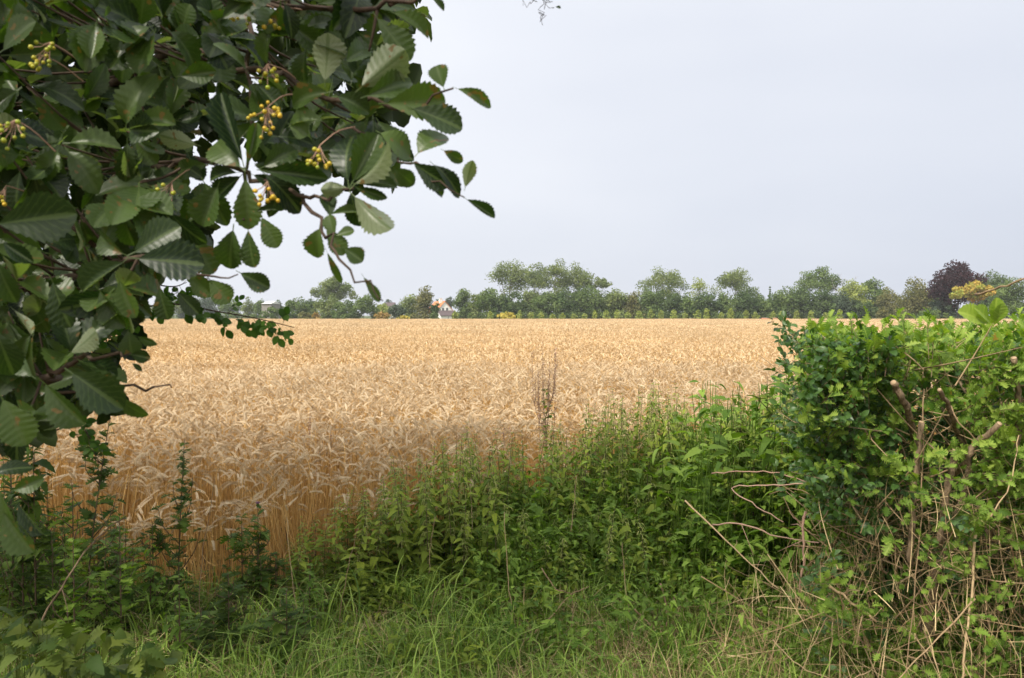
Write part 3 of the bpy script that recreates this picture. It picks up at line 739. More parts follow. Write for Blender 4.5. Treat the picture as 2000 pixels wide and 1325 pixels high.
# ------------------------------------------------------------------ materials for the foreground
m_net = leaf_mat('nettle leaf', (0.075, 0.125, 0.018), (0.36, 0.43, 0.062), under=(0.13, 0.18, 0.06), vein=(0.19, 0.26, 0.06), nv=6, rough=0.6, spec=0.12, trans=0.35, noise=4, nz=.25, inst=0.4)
m_netflower = leaf_mat('nettle catkin', (0.30, 0.35, 0.10), (0.55, 0.55, 0.22), rough=.8, spec=.1, trans=.2)
m_netstem = leaf_mat('nettle stem', (0.12, 0.14, 0.05), (0.15, 0.09, 0.07), rough=.6, spec=.2, trans=0)
m_low = leaf_mat('low green plant leaf', (0.075, 0.145, 0.022), (0.27, 0.39, 0.070), rough=.55, spec=.12, trans=.35, noise=3, nz=.3, inst=.5)
m_grass = leaf_mat('fresh grass blade', (0.07, 0.15, 0.022), (0.45, 0.60, 0.14), rough=.5, spec=.15, trans=.35, noise=3, nz=.25, inst=.4, tcol=(1.2, 1.3, .5))
m_dry = leaf_mat('dry straw grass', (0.22, 0.13, 0.07), (0.80, 0.62, 0.34), rough=.7, spec=.2, trans=.15, tcol=(1.1, 1, .7), noise=4, nz=.35, inst=.4)
m_drystem = leaf_mat('dry weed stem', (0.32, 0.22, 0.13), (0.52, 0.38, 0.22), rough=.75, spec=.15, trans=0, noise=25, nz=.35)
m_redstem = leaf_mat('dead dock stem', (0.34, 0.20, 0.14), (0.54, 0.36, 0.27), rough=.8, spec=.15, trans=0, noise=20, nz=.3)
m_wood = plain_mat('cut hedge wood bark', (0.08, 0.055, 0.035), (0.33, 0.24, 0.15), 22, stretch=(3, 3, .5), bump=.9)
m_cut = plain_mat('freshly cut wood end', (0.36, 0.25, 0.15), (0.52, 0.38, 0.24), 30)

# ------------------------------------------------------------------ nettles
def nettle(h, rng_leaf, flower=True, npair=None, lname='nettle', mleaf=m_net, T=NET, base_z=.12, dens=1.0):
    r = thing(lname, (0, 0, 0), 'x', 'nettle', 'stinging nettles')
    npair = npair or int(h / 0.052 * dens)
    zz = base_z * h + (1 - base_z) * h * (np.linspace(0, 1, npair) ** 0.85)
    cur = rg.normal(0, .05, 2)
    P = spline([(0, 0, 0), (cur[0] * .3, cur[1] * .3, h * .5), (cur[0], cur[1], h)], 10)
    m = MB(); m.tube(P, np.linspace(.0040, .0012, 10), 4); m.build('stem', m_netstem, r)
    m = MB()
    for i, z in enumerate(zz):
        q = z / h; c0 = np.array((np.interp(z, P[:, 2], P[:, 0]), np.interp(z, P[:, 2], P[:, 1]), z))
        L = rng_leaf * (0.45 + 0.55 * math.sin(math.pi * min(1, .25 + q * .75)) if q > .5 else 1.0) * (1 - max(0, q - .75) * 2.2)
        a0 = i * 1.5708 + U(-.3, .3)
        for s in (0, math.pi):
            if rg.random() < (.30 if q < .4 else .04): continue
            a = a0 + s; el = U(-.35, .45) + max(0, q - .85) * 3
            yd = np.array((math.cos(a) * math.cos(el), math.sin(a) * math.cos(el), math.sin(el)))
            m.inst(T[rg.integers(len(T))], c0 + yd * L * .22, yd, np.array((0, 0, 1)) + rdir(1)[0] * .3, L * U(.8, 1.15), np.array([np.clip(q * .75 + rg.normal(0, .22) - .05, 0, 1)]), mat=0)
        if flower and .45 < q < .95 and rg.random() < .8:
            for _ in range(4):
                a = U(0, 6.283); o_ = np.array((math.cos(a), math.sin(a), 0))
                e = c0 + o_ * .035 + (0, 0, -.03)
                m.tube([c0, c0 + o_ * .02 + (0, 0, .004), e], [.0018, .0026, .0012], 3, mat=1, cap=False, rnd=rg.random())
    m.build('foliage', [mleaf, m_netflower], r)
    return r
def tall_h(px):   # silhouette of the nettle stand in the photo
    return np.interp(px, [540, 640, 700, 830, 870, 1000, 1100, 1180, 1260, 1330, 1430, 1500, 1560, 1700], [1090, 985, 960, 900, 855, 870, 835, 800, 775, 800, 815, 770, 765, 770])
protos = [nettle(1.0, U(.075, .105), dens=1.2) for _ in range(12)]
def place(protos, spots, labelf, groupf=None):
    used = set()
    for i, (x, y, sc) in enumerate(spots):
        k = int(rg.integers(len(protos))); rz = U(0, 6.283); lb = labelf(i, x, y)
        g = groupf(i, x, y) if groupf else None
        if k not in used:
            used.add(k); r = protos[k]; r.location = (x, y, 0); r.rotation_euler = (0, 0, rz); r.scale = (sc if isinstance(sc, tuple) else (sc,) * 3); r['label'] = lb
            if g: r['group'] = g
        else: copy_thing(protos[k], (x, y, 0), rz, sc, lb, g)
    for k in range(len(protos)):
        if k not in used:
            for c in list(protos[k].children): bpy.data.objects.remove(c)
            bpy.data.objects.remove(protos[k])
spots = []
tries = 0
while len(spots) < 272 and tries < 20000:
    tries += 1
    D = U(4.3, 6.6); px = U(560, 1640); x = (px - 1000) / F * D
    if D > edge_y(x) + .15 + .2 * rg.random() or D > 6.5: continue
    if px < 820 and D < 4.6 and rg.random() < .5: continue
    if any((x - a) ** 2 + (D - b) ** 2 < .0085 for a, b, _ in spots): continue
    top = 1.65 - (tall_h(px) - 615) * D / F     # height that reaches the silhouette line
    back = (D - 4.35) / (edge_y(x) - 4.35 + .3)
    h = top * U(.90, 1.12) if back > .5 else min(top, (0.74 if px < 980 else .38) + .6 * back + U(-.16, .16))
    if rg.random() < .07: h *= 1.08
    h = max(.35, min(1.42, h))
    spots.append((x, D, (h * .25 + .72, h * .25 + .72, h)))
for _ in range(16):
    D = U(4.5, 5.4); px = U(1425, 1610); x = (px - 1000) / F * D
    spots.append((x, D, (1.0, 1.0, 1.65 - (np.interp(px, [1425, 1500, 1610], [775, 738, 750]) + U(-6, 70) - 615) * D / F)))
def nl(i, x, y):
    px = 1000 + F * x / y
    if px < 760: return 'green stinging nettle beside the open wheat edge, left of the main nettle bank'
    if px < 1080: return 'green stinging nettle in the bank below the tall dead dock'
    if px < 1400: return 'green stinging nettle in the middle of the dense nettle bank'
    return 'green stinging nettle next to the leafy hedge end'
def ngf(i, x, y):
    px = 1000 + F * x / y
    return 'stinging nettles ' + ('beside the open wheat edge' if px < 760 else 'below the tall dead dock' if px < 1080 else 'in the middle of the bank' if px < 1400 else 'next to the hedge')
place(protos, spots, nl, ngf)

# ------------------------------------------------------------------ low undergrowth (stuff)
def low_clump(T, L, n, sz, hmax, mat, up=.6, name='u', stems=True):
    m = MB(); ns = n // 6
    for i in range(ns):
        bx, by = U(-sz / 2, sz / 2), U(-sz / 2, sz / 2); h = U(.35, 1) * hmax
        if stems: m.tube([(bx, by, 0), (bx + U(-.03, .03), by + U(-.03, .03), h)], [.002, .001], 3, cap=False, rnd=.2)
        a = U(0, 6.283, 6); el = U(-.3, .7, 6); z = h * U(.45, 1.0, 6)
        yd = np.c_[np.cos(a) * np.cos(el), np.sin(a) * np.cos(el), np.sin(el)]
        m.inst(T[rg.integers(len(T))], np.c_[np.full(6, bx), np.full(6, by), z] + yd * L * .2, yd, rdir(6) * .4 + (0, 0, 1), L * U(.6, 1.25, 6))
    return m.build(name, mat, link=False)
src = [low_clump(NET, .045, 210, .35, .30, m_net) for _ in range(3)] + [low_clump(NET, .038, 220, .35, .42, m_low) for _ in range(3)] + [low_clump(LOBE, .045, 130, .35, .22, m_low) for _ in range(2)] + [low_clump(OVAL, .035, 150, .35, .15, m_low) for _ in range(2)]
n = 1500
D = U(3.3, 6.7, n); px = U(-250, 2250, n); x = (px - 1000) / F * D
ok = (D < edge_y(x) + .25)
front = D < 4.3 + .15 * np.sin(x * 3)
ok &= ~(front & (rg.random(n) < np.where((px > 350) & (px < 1500), .85, .35)))
ok &= ~((px > 120) & (px < 640) & (D > 4.3) & (rg.random(n) < .5))
D, x, px = D[ok], x[ok], px[ok]; n = len(D)
idx = np.where((px > 950) & (px < 1500), rg.choice([3, 4, 5, 0, 1, 6, 7], n), np.where(px < 950, rg.choice([0, 1, 2, 3, 8, 9, 6], n), rg.choice([6, 7, 8, 9, 3, 4], n)))
scatter('undergrowth', src, np.c_[x, D, np.zeros(n)], np.c_[rg.normal(0, .1, (n, 2)), U(0, 6.28, n)], np.repeat((U(.75, 1.35, n) * np.where((px > 120) & (px < 640), .65, np.where((px > 1420) & (px < 1640) & (D > 4.4), 2.1, np.where((px > 820) & (D > 4.8), 1.45, 1))))[:, None], 3, 1), idx,
        'low leafy green undergrowth between nettles and grass', 'undergrowth')

# ------------------------------------------------------------------ grass and dry grass (stuff)
BL = [blade_T(6, b_, .010, d_) for b_, d_ in ((.3, .4), (.6, .9), (.9, 1.6), (.8, 2.4))]
def tuft(n, sz, lmin, lmax, mat, lean=.35, wd=1.0):
    m = MB()
    for T in BL:
        k = n // 4; a = U(0, 6.283, k); L = U(lmin, lmax, k)
        pos = np.c_[rg.normal(0, sz, (k, 2)), np.zeros(k)]
        yd = np.c_[np.cos(a) * lean * rg.random(k) * 1.6, np.sin(a) * lean * rg.random(k) * 1.6, np.ones(k)]
        m.inst(T, pos, yd, -np.c_[np.cos(a), np.sin(a), np.zeros(k)], np.c_[np.full(k, .30 * wd), L, L])
    return m.build('g', mat, link=False)
src = [tuft(64, .07, .07, .20, m_grass, .8, wd=.7) for _ in range(4)] + [tuft(30, .05, .18, .42, m_grass, .5, wd=1.1) for _ in range(3)] + [tuft(40, .08, .08, .30, m_dry, 1.1, .5) for _ in range(3)] + [tuft(50, .14, .10, .32, m_dry, 6, .5) for _ in range(2)]
n = 7000
D = 3.0 + 2.6 * rg.random(n) ** 1.3; px = U(-200, 2150, n); x = (px - 1000) / F * D
keep = (rg.random(n) < np.where(D < 4.5, 1.0, .30)) & (D < edge_y(x))
keep &= ~((px > 1480) & (rg.random(n) < .6)) & ~((lump(x * 2.4, D * 2.6, seed=9) < -.25) & (rg.random(n) < .8))
D, x, px = D[keep], x[keep], px[keep]; n = len(D)
z = rg.random(n)
dryp = np.clip(.26 + .25 * lump(x * 2, D * 2, seed=5) + np.where(px > 1250, .25, 0), 0.04, .8)
idx = np.where(z < dryp, rg.integers(7, 12, n), np.where(z > .88, rg.integers(4, 7, n), rg.integers(0, 4, n)))
scatter('grass', src, np.c_[x, D, np.zeros(n)], np.c_[rg.normal(0, .12, (n, 2)), U(0, 6.28, n)], np.repeat(U(.7, 1.25, n)[:, None], 3, 1), idx,
        'long fresh green grass with some dry blades along the verge', 'grass')
# tangle of dry stalks under the hedge
m = MB(); n = 1700
D = U(2.98, 3.75, n); px = 1380 + 700 * rg.random(n) ** .8; py = U(960, 1400, n)
ok = (py > 1010 + (1650 - px) * .55) | (px > 1650)
P = at(px[ok], py[ok], D[ok]); n = len(P)
d = np.where((rg.random(n) < .62)[:, None], rdir(n) * .45 + (0, 0, 1.0), rdir(n) * (1, 1, .35))
L = U(.08, .45, n)
m.inst(blade_T(6, .35, .010, .3), P - d * L[:, None] * .5, d, rdir(n), np.c_[U(.06, .17, n), L, L * U(.3, 1.3, n)])
o = m.build('dry_stalks', m_dry); tag(o, 'tangle of dry straw stalks under the hedge', 'dry grass', kind='stuff')

#@@STALKS
def stalk(name, pts, rad, mat, label, cat='stalk', k=6, side=0, cutmat=None, group=None, w=.15):
    rad = rad * .55
    P = np.array([at(*q) for q in pts]); P = spline(P, max(8, 4 * len(P)))
    P[1:-1] += rg.normal(0, .0025, (len(P) - 2, 3))
    m = MB(); m.tube(P, np.linspace(rad, rad * .6, len(P)), k, jit=.12, rnd=rg.random())
    for _ in range(side):
        i = rg.integers(2, len(P) - 1); e = P[i] + rdir(1)[0] * U(.05, w); m.tube([P[i], (P[i] + e) / 2 + rdir(1)[0] * .01, e], [rad * .45, rad * .35, rad * .2], 4)
    o = m.build(name, mat); tag(o, label, cat, group)
    return o
ST = [
 ([(1338, 978, 4.0), (1425, 1062, 3.8), (1520, 1150, 3.6)], .008, m_drystem, 'straight pale dead stick slanting out of the nettles towards the tangle', 2),
 ([(1585, 1118, 3.2), (1640, 1160, 3.15), (1712, 1215, 3.1)], .013, m_drystem, 'thick pale broken stick lying slantwise in the dry tangle', 3),
 ([(1390, 925, 3.8), (1450, 921, 3.7), (1520, 925, 3.6), (1575, 942, 3.5)], .006, m_redstem, 'upper thin brown bramble arching left from the hedge', 0),
 ([(1570, 945, 3.5), (1500, 948, 3.6), (1430, 953, 3.7), (1470, 985, 3.6), (1530, 1020, 3.5)], .006, m_redstem, 'bent brown bramble doubling back below the upper one', 1),
 ([(1392, 1025, 3.6), (1450, 1024, 3.5), (1520, 1048, 3.4), (1600, 1060, 3.3)], .007, m_redstem, 'low brown bramble crossing the top of the dry tangle', 2),
 ([(1574, 1000, 3.3), (1568, 1030, 3.3), (1570, 1090, 3.3), (1563, 1160, 3.3)], .011, m_redstem, 'upright reddish brown hooked stick in front of the bluish leaves', 2),
 ([(1805, 760, 3.2), (1800, 900, 3.15), (1797, 1060, 3.1), (1775, 1260, 3.05), (1768, 1340, 3.05)], .005, m_drystem, 'tall thin straight golden stem standing before the hedge', 0),
 ([(1835, 765, 3.15), (1870, 820, 3.1), (1912, 865, 3.1)], .006, m_drystem, 'pale slanting straw lying against the hedge beside the thick cut branch', 0),
 ([(1905, 1170, 3.0), (1830, 1250, 3.0), (1745, 1335, 3.0)], .006, m_drystem, 'long pale stem crossing slantwise at the bottom right', 0),
 ([(1905, 1045, 3.1), (1897, 1150, 3.05), (1884, 1260, 3.0), (1880, 1340, 3.0)], .010, m_drystem, 'brown upright stem in the lower right part of the hedge foot', 3),
 ([(1025, 1255, 3.7), (1080, 1200, 3.75), (1118, 1160, 3.8), (1150, 1146, 3.8)], .005, m_drystem, 'bent golden straw in the grass below the nettles', 0),
 ([(1058, 1110, 3.85), (1085, 1150, 3.8), (1117, 1168, 3.8), (1115, 1260, 3.7)], .005, m_drystem, 'folded golden straw crossing the bent one', 0),
 ([(1240, 1190, 3.7), (1262, 1212, 3.7), (1278, 1230, 3.7)], .008, m_drystem, 'short thick brown stem stub in the grass', 0),
 ([(1290, 1140, 3.8), (1303, 1190, 3.75), (1300, 1235, 3.7)], .008, m_redstem, 'short dark brown upright stub beside the thick stem stub', 0),
 ([(345, 1240, 3.5), (400, 1285, 3.4), (460, 1335, 3.3)], .005, m_drystem, 'pale straight straw lying in the grass at the bottom left', 0),
 ([(70, 1230, 2.9), (130, 1130, 3.0), (190, 1050, 3.1), (245, 1010, 3.1)], .007, m_wood, 'dark slanting sapling stem in the shaded weeds', 4),
 ([(1510, 1250, 3.1), (1560, 1300, 3.05), (1640, 1330, 3.05), (1700, 1310, 3.05)], .004, m_drystem, 'low curved straw at the foot of the dry tangle', 0),
 ([(1618, 1340, 3.05), (1624, 1210, 3.1), (1600, 1235, 3.1), (1560, 1330, 3.05)], .004, m_drystem, 'kinked pointed straw shaped like an upturned V at the bottom', 0),
 ([(1935, 1010, 3.0), (1975, 940, 3.05), (1990, 850, 3.1)], .005, m_drystem, 'thin green brown stem at the right edge', 1),
 ([(850, 1010, 4.3), (842, 1060, 4.3), (838, 1120, 4.2)], .004, m_drystem, 'thin golden stalk among nettles', 0),
 ([(1126, 930, 4.6), (1122, 975, 4.6), (1115, 1040, 4.5)], .005, m_drystem, 'short upright golden stalk before the nettle bank', 0),
 ([(918, 945, 4.8), (922, 1000, 4.7), (921, 1060, 4.6)], .0045, m_drystem, 'tall thin golden stalk left of the dead dock', 0),
 ([(1905, 575, 2.4), (1975, 555, 2.2), (2040, 530, 2.1)], .006, m_drystem, 'pale twig reaching in above the hedge at the right edge', 0),
]
for pts, rad, mt, lb, sd_ in ST: stalk('dead_stalk', pts, rad, mt, lb, 'stalk', side=sd_, group='dead stalks and sticks')

for k_, (a_, b_, c_, lb) in enumerate(((420, 930, 385, 'thin bleached grass stem leaning over the tall mugwort'), (560, 1010, 590, 'thin bleached grass stem beside the purple thistle flower'), (240, 985, 262, 'thin bleached stem in front of the shaded wheat stalks'),
        (700, 1030, 660, 'thin golden stem leaning left among the first nettles'), (985, 1000, 1010, 'thin golden stem rising from the grass below the tall dead dock'), (1215, 1060, 1240, 'thin golden stem among the low bright nettles'), (330, 1120, 420, 'bent dry grass stem in the shade at the lower left'))):
    stalk('dead_stalk', [(c_, 1240, 3.9), ((a_ + c_) / 2 - 6, (b_ + 1240) / 2, 3.95), (a_, b_, 4.0)], .0045, m_drystem, lb, 'stalk', side=0, group='dead stalks and sticks')
# dead dock standing before the wheat
def dead_dock(px, D, top, nb, label, w_=.18, green=True):
    b0 = at(px, 615, D) * (1, 1, 0); z1 = at(px, top, D)[2]
    r = thing('dock_plant', b0, label, 'plant')
    m = MB(); sd2 = m
    P0 = spline([b0, b0 + (.01, 0, z1 * .35), b0 + (.0, 0, z1 * .62)], 6); m.tube(P0, np.linspace(.0045, .003, 6), 5)
    for i in range(nb):
        s0 = P0[rg.integers(2, 6)]; xx = (i / (nb - 1) - .5 + U(-.12, .12)) * w_
        tip = b0 + (xx, U(-.05, .05), z1 * (1 - .22 * rg.random() ** 1.2 * (i != nb // 3)))
        P = spline([s0, s0 * .6 + tip * .4 + (xx * .45, 0, 0), tip], 9); m.tube(P, np.linspace(.0024, .0008, 9), 4)
        for _ in range(4):
            s1 = P[rg.integers(3, 8)]; m.tube([s1, s1 + (U(-.03, .03), 0, .05), s1 + (U(-.045, .045), 0, U(.09, .14))], [.0014, .001, .0006], 3)
        k = 90; q = P[rg.integers(2, 9, k)] * .5 + P[rg.integers(2, 9, k)] * .5
        tt = rg.random(k) * 6 + 2; i0 = tt.astype(int).clip(0, 7); f_ = (tt - i0)[:, None]; q = P[i0] * (1 - f_) + P[i0 + 1 if False else np.minimum(i0 + 1, 8)] * f_
        sd2.inst(QUAD, q + rg.normal(0, .006, (k, 3)), rdir(k), rdir(k), U(.006, .013, k))
    m.build('stem', m_redstem, r)
    if green:
        m = MB(); k = 70; z = U(.35, .75, k) * z1; a = U(0, 6.283, k)
        m.inst(OVAL[0], np.c_[b0[0] + rg.normal(0, .015, k), b0[1] + rg.normal(0, .015, k), z], np.c_[np.cos(a), np.sin(a), U(0, 1, k)], (0, 0, 1), U(.025, .05, k)); m.build('foliage', m_low, r)
dead_dock(1066, 5.9, 664, 12, 'tall reddish dead dock with many thin upright seed spikes standing against the wheat')
dead_dock(615, 6.1, 808, 4, 'small dead brown dock standing in the wheat left of the nettles', .2, False)
dead_dock(982, 5.6, 835, 3, 'short reddish dead dock just left of the tall one', .1, False)

#@@WEEDS
# ------------------------------------------------------------------ tall weeds in the shade on the left
m_weed = leaf_mat('mugwort leaf', (0.035, 0.075, 0.014), (0.115, 0.175, 0.030), under=(0.12, 0.16, 0.09), rough=.6, spec=.1, trans=.3, noise=5, nz=.3)
m_weed2 = leaf_mat('thistle leaf', (0.055, 0.105, 0.025), (0.14, 0.21, 0.045), rough=.6, spec=.12, trans=.3, noise=5, nz=.3)
def weed(base, h, label, L=.09, n=60, T=LOBE, mat=None, spread=.5, narrow=True, lean=(0, 0), name='mugwort_plant', group=None, cat='weed', w0=.012):
    r = thing(name, base, label, cat, group)
    base = np.asarray(base, float)
    P = spline([base, base + (lean[0] * .4, lean[1] * .4, h * .5), base + (lean[0], lean[1], h)], 14)
    m = MB(); m.tube(P, np.linspace(.0055, .0015, 14), 5, rnd=.8)
    S_ = []
    for i in range(8 if narrow else 5):
        q = U(.25, .85); s0 = P[int(q * 13)]; a = U(0, 6.283); l_ = (1 - q) * h * spread * .6 + .05
        e = s0 + (math.cos(a) * l_ * .5, math.sin(a) * l_ * .5, l_); Q = spline([s0, (s0 + e) / 2 + (math.cos(a) * .03, math.sin(a) * .03, 0), e], 6)
        m.tube(Q, np.linspace(.003, .001, 6), 4, rnd=.8); S_.append(Q)
    m.build('stem', m_netstem, r)
    m = MB(); mt_ = mat or m_weed
    allp = [(P, int(n * .55))] + [(Q, max(4, int(n * .45 / len(S_)))) for Q in S_]
    for Q, k in allp:
        t_ = rg.random(k) ** .8 * .8 + .2; f_ = t_ * (len(Q) - 1); i0 = f_.astype(int).clip(0, len(Q) - 2); f_ = (f_ - i0)[:, None]
        pp = Q[i0] * (1 - f_) + Q[i0 + 1] * f_
        a = U(0, 6.283, k); el = U(-.4, .8, k); yd = np.c_[np.cos(a) * np.cos(el), np.sin(a) * np.cos(el), np.sin(el)]
        m.inst(T[rg.integers(len(T))], pp, yd, rdir(k) * .4 + (0, 0, 1), L * (1.2 - .8 * t_) * U(.7, 1.2, k))
    m.build('foliage', mt_, r)
    return r
weed(at(338, 615, 4.2) * (1, 1, 0), at(345, 858, 4.2)[2], 'tall slender mugwort with dark spire standing before the wheat at left', .085, 120, lean=(.05, 0))
weed(at(292, 615, 4.1) * (1, 1, 0), at(292, 1020, 4.1)[2], 'shorter leafy mugwort left of the tall slender one', .08, 80)
weed(at(150, 615, 4.0) * (1, 1, 0), at(180, 800, 4.0)[2], 'dark leafy mugwort leaning right out of the deep shade', .10, 110, lean=(.16, 0))
weed(at(60, 615, 3.7) * (1, 1, 0), at(60, 850, 3.7)[2], 'dark broad weed under the whitebeam at the left edge', .11, 120, T=NET, mat=m_weed)
weed(at(468, 615, 4.15) * (1, 1, 0), at(468, 1010, 4.15)[2], 'bushy thistle without flower between two mugworts at the wheat edge', .09, 90, T=LOBE, mat=m_weed2, name='thistle')
r = weed(at(500, 615, 4.25) * (1, 1, 0), at(502, 985, 4.25)[2], 'thistle carrying one small purple flower at the wheat edge', .09, 80, T=LOBE, mat=m_weed2, name='thistle', narrow=False)
m = MB(); c_ = np.array(r.location) + (0, 0, at(502, 985, 4.25)[2]); k = 60; d = rdir(k) + (0, 0, 1.2)
m.inst(blade_T(3, .1, .1, 0), np.tile(c_, (k, 1)), d, rdir(k), np.full(k, .018)); m.build('flower', leaf_mat('purple thistle flower', (.30, .12, .32), (.42, .22, .45), trans=.2), r)
m = MB(); m.tube([c_ - (0, 0, .016), c_ - (0, 0, .006), c_ + (0, 0, .002)], [.004, .009, .006], 8); m.build('flower_cup', m_weed2, r)
for px_, D_, tp_, lb_ in ((1448, 4.9, 772, 'drooping leafy weed rising in front of the wheat just left of the hedge'), (1500, 5.0, 735, 'tallest leafy weed touching the upper left side of the hedge'), (1545, 4.7, 770, 'leafy weed half hidden by the left face of the hedge'),
        (1475, 4.5, 840, 'broad leafy weed below the drooping one beside the hedge'), (1530, 4.4, 850, 'broad leafy weed at the foot of the left hedge face'), (1410, 5.0, 815, 'leafy weed standing between nettle bank and hedge weeds')):
    weed(at(px_, 615, D_) * (1, 1, 0), at(px_, tp_, D_)[2], lb_, .10, 110, T=NET, mat=m_net, name='weed', group='leafy weeds beside the hedge')
# more shaded weeds, copies of six kinds
wp = [weed((0, 0, 0), .8, 'x', .085, 80, T=T_, mat=mt_, name='weed', group='shaded weeds on the verge') for T_, mt_ in ((LOBE, m_weed), (NET, m_weed), (LOBE, m_weed2), (NET, m_low), (OVAL, m_weed), (LOBE, m_low))]
ws = []
for i in range(105):
    px = U(-60, 640) if i < 86 else U(-60, 240); D = U(3.4, 4.7); x = (px - 1000) / F * D
    if D > edge_y(x) - .1: D = float(edge_y(x)) - .15 - .2 * rg.random(); x = (px - 1000) / F * D
    if any((x - a) ** 2 + (D - b) ** 2 < .012 for a, b, _ in ws): continue
    line = np.interp(px, [-60, 60, 200, 300, 420, 560, 640], [870, 900, 970, 1050, 1085, 1065, 1080]) + U(0, 130)
    h = max(.25, 1.65 - (line - 615) * D / F); ws.append((x, D, (1, 1, h / .8)))
def wl(i, x, y):
    px = 1000 + F * x / y
    return 'leafy dark green weed in the deep shade below the whitebeam' if px < 200 else 'leafy green weed at the foot of the tall slender mugwort' if px < 420 else 'leafy green weed between the thistles and the nettles'
place(wp, ws, wl, lambda i, x, y: 'shaded weeds ' + ('below the whitebeam' if 1000 + F * x / y < 200 else 'near the tall mugwort' if 1000 + F * x / y < 420 else 'near the thistles'))
# broad soft leaves in the bottom left corner
m = MB()
n = 330; px = 380 * rg.random(n) ** 1.1 - 30; py = U(1170, 1345, n) ; ok = py > 1180 + px * .25; px, py = px[ok], py[ok]; n = len(px)
P = at(px, py, U(2.45, 3.1, n)); a = U(0, 6.283, n)
for T_, q_ in ((NET[0], slice(0, n // 2)), (NET[2], slice(n // 2, 3 * n // 4)), (LOBE[1], slice(3 * n // 4, n))):
    k = len(P[q_]); m.inst(T_, P[q_], np.c_[np.cos(a[q_]), np.sin(a[q_]) - .4, U(-.5, .4, k)], rdir(k) * .6 + (0, -.3, 1), np.c_[U(.05, .10, k), U(.035, .085, k), U(.04, .08, k)])
for i in range(0, n, 3): m.tube([P[i] * (1, 1, 0) + (U(-.05, .05), U(-.05, .05), 0), P[i]], [.002, .0015], 3, cap=False)
o = m.build('undergrowth', leaf_mat('broad soft leaf', (.05, .10, .02), (.16, .20, .035), rough=.6, spec=.2, trans=.3, noise=5, nz=.35)); tag(o, 'broad soft pale leaves covering the bottom left corner', 'undergrowth', kind='stuff')

#@@HEDGE
# ------------------------------------------------------------------ hedge
m_hb = leaf_mat('bright lobed hedge leaf', (0.09, 0.18, 0.026), (0.31, 0.41, 0.075), vein=(.38, .48, .10), nv=5, rough=.5, spec=.2, trans=.35, noise=5, nz=.25)
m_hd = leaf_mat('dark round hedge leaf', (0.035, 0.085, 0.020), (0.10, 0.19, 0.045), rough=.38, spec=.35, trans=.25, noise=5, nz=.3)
m_hg = leaf_mat('grey green hedge leaf', (0.07, 0.14, 0.05), (0.13, 0.23, 0.085), rough=.45, spec=.3, trans=.25, noise=5, nz=.3)
m_hm = leaf_mat('mid green hedge leaf', (0.070, 0.15, 0.020), (0.20, 0.31, 0.045), rough=.45, spec=.25, trans=.35, noise=5, nz=.3, spots=(.3, .2, .05))
hedge = thing('hedge', (2.6, 4.0, 0), 'overgrown mixed leafy hedge with cut branches at the right', 'hedge')
def sprig_at(P, nrmls, T, L, mat, name, per=7, slen=.12):
    """sprigs: little twig with leaves along it, one mesh"""
    n = len(P); m = MB()
    d = nrm(nrmls + rdir(n) * .55 + (0, 0, .35))
    for j in range(per):
        f_ = j / (per - 1); pp = P + d * (f_ - .6) * slen
        side = nrm(np.cross(d, rdir(n)));  yd = nrm(side * (1.0 - .6 * f_) + d * (.5 + .5 * f_))
        m.inst(T[j % len(T)], pp, yd, nrmls * .7 + rdir(n) * .6 + (0, 0, .6), L * U(.65, 1.2, n))
    tw = MB().raw([(-.5, 0, 0), (.5, 0, 0), (.5, 1, 0), (-.5, 1, 0)], [(0, 1, 2, 3)]).template()
    o = m.build(name, mat, hedge)
    m2 = MB(); m2.inst(tw, P - d * slen * .9, d, nrmls, np.c_[np.full(n, .0028), np.full(n, slen * 1.3), np.ones(n)])
    tag(m2.build('twig', m_wood, hedge), kind='stuff')
def shell(n, region):
    """points on the front, top and end of the hedge, with bulges and hollows"""
    P = []; Nn = []
    while len(P) < n:
        r = rg.random()
        if r < .56:   # front
            x = U(1.12, 4.2); z = U(.0, 1.55); y = 3.12 + .18 * lump(x * 3, z * 4) + abs(rg.normal(0, .13)) + max(0, .4 - z) * -.1 ; nn_ = (0, -1, .1)
        elif r < .86:  # top
            x = U(1.12, 4.2); y = U(3.1, 5.1); z = 1.50 + .07 * lump(x * 4, y * 3) + .03 * lump(x * 11, y * 9) - abs(rg.normal(0, .07)) + (.06 if rg.random() < .1 else 0); nn_ = (0, -.2, 1)
        else:       # end
            y = U(3.1, 4.9); z = U(.3, 1.55); x = .352 * y + .04 + .10 * lump(y * 3, z * 7) + .05 * lump(y * 9, z * 17) + abs(rg.normal(0, .10)) - (.10 if rg.random() < .12 else 0) ; nn_ = (-1, -.2, .1)
        x0 = .352 * y + .06 + .10 * lump(y * 3, z * 7) + .05 * lump(y * 9, z * 17) + (.0 if z > .9 else (0.9 - z) * .05)
        if x < x0: continue
        if region(x, y, z): P.append((x, y, z)); Nn.append(nn_)
    return np.array(P), np.array(Nn, float)
hollow = [(1800, 725, 45), (1868, 722, 42), (1790, 1010, 60), (1870, 960, 70), (1700, 1010, 40), (1660, 960, 45), (1800, 870, 60), (1930, 900, 40), (1640, 1070, 60), (1740, 1060, 60), (1820, 1150, 90), (1950, 1080, 50), (1700, 1200, 120), (1850, 1250, 130)]
def notholl(x, y, z, p=.75):
    if y > 3.45 and z > 1.1: return True
    u, v = proj(np.array((x, y, z)))
    for a, b_, r_ in hollow:
        if (u - a) ** 2 + (v - b_) ** 2 < r_ * r_ and rg.random() < p: return False
    return True
def dk(x, y, z): return lump(x * 2.2, z * 2.6 + y, seed=1.0)
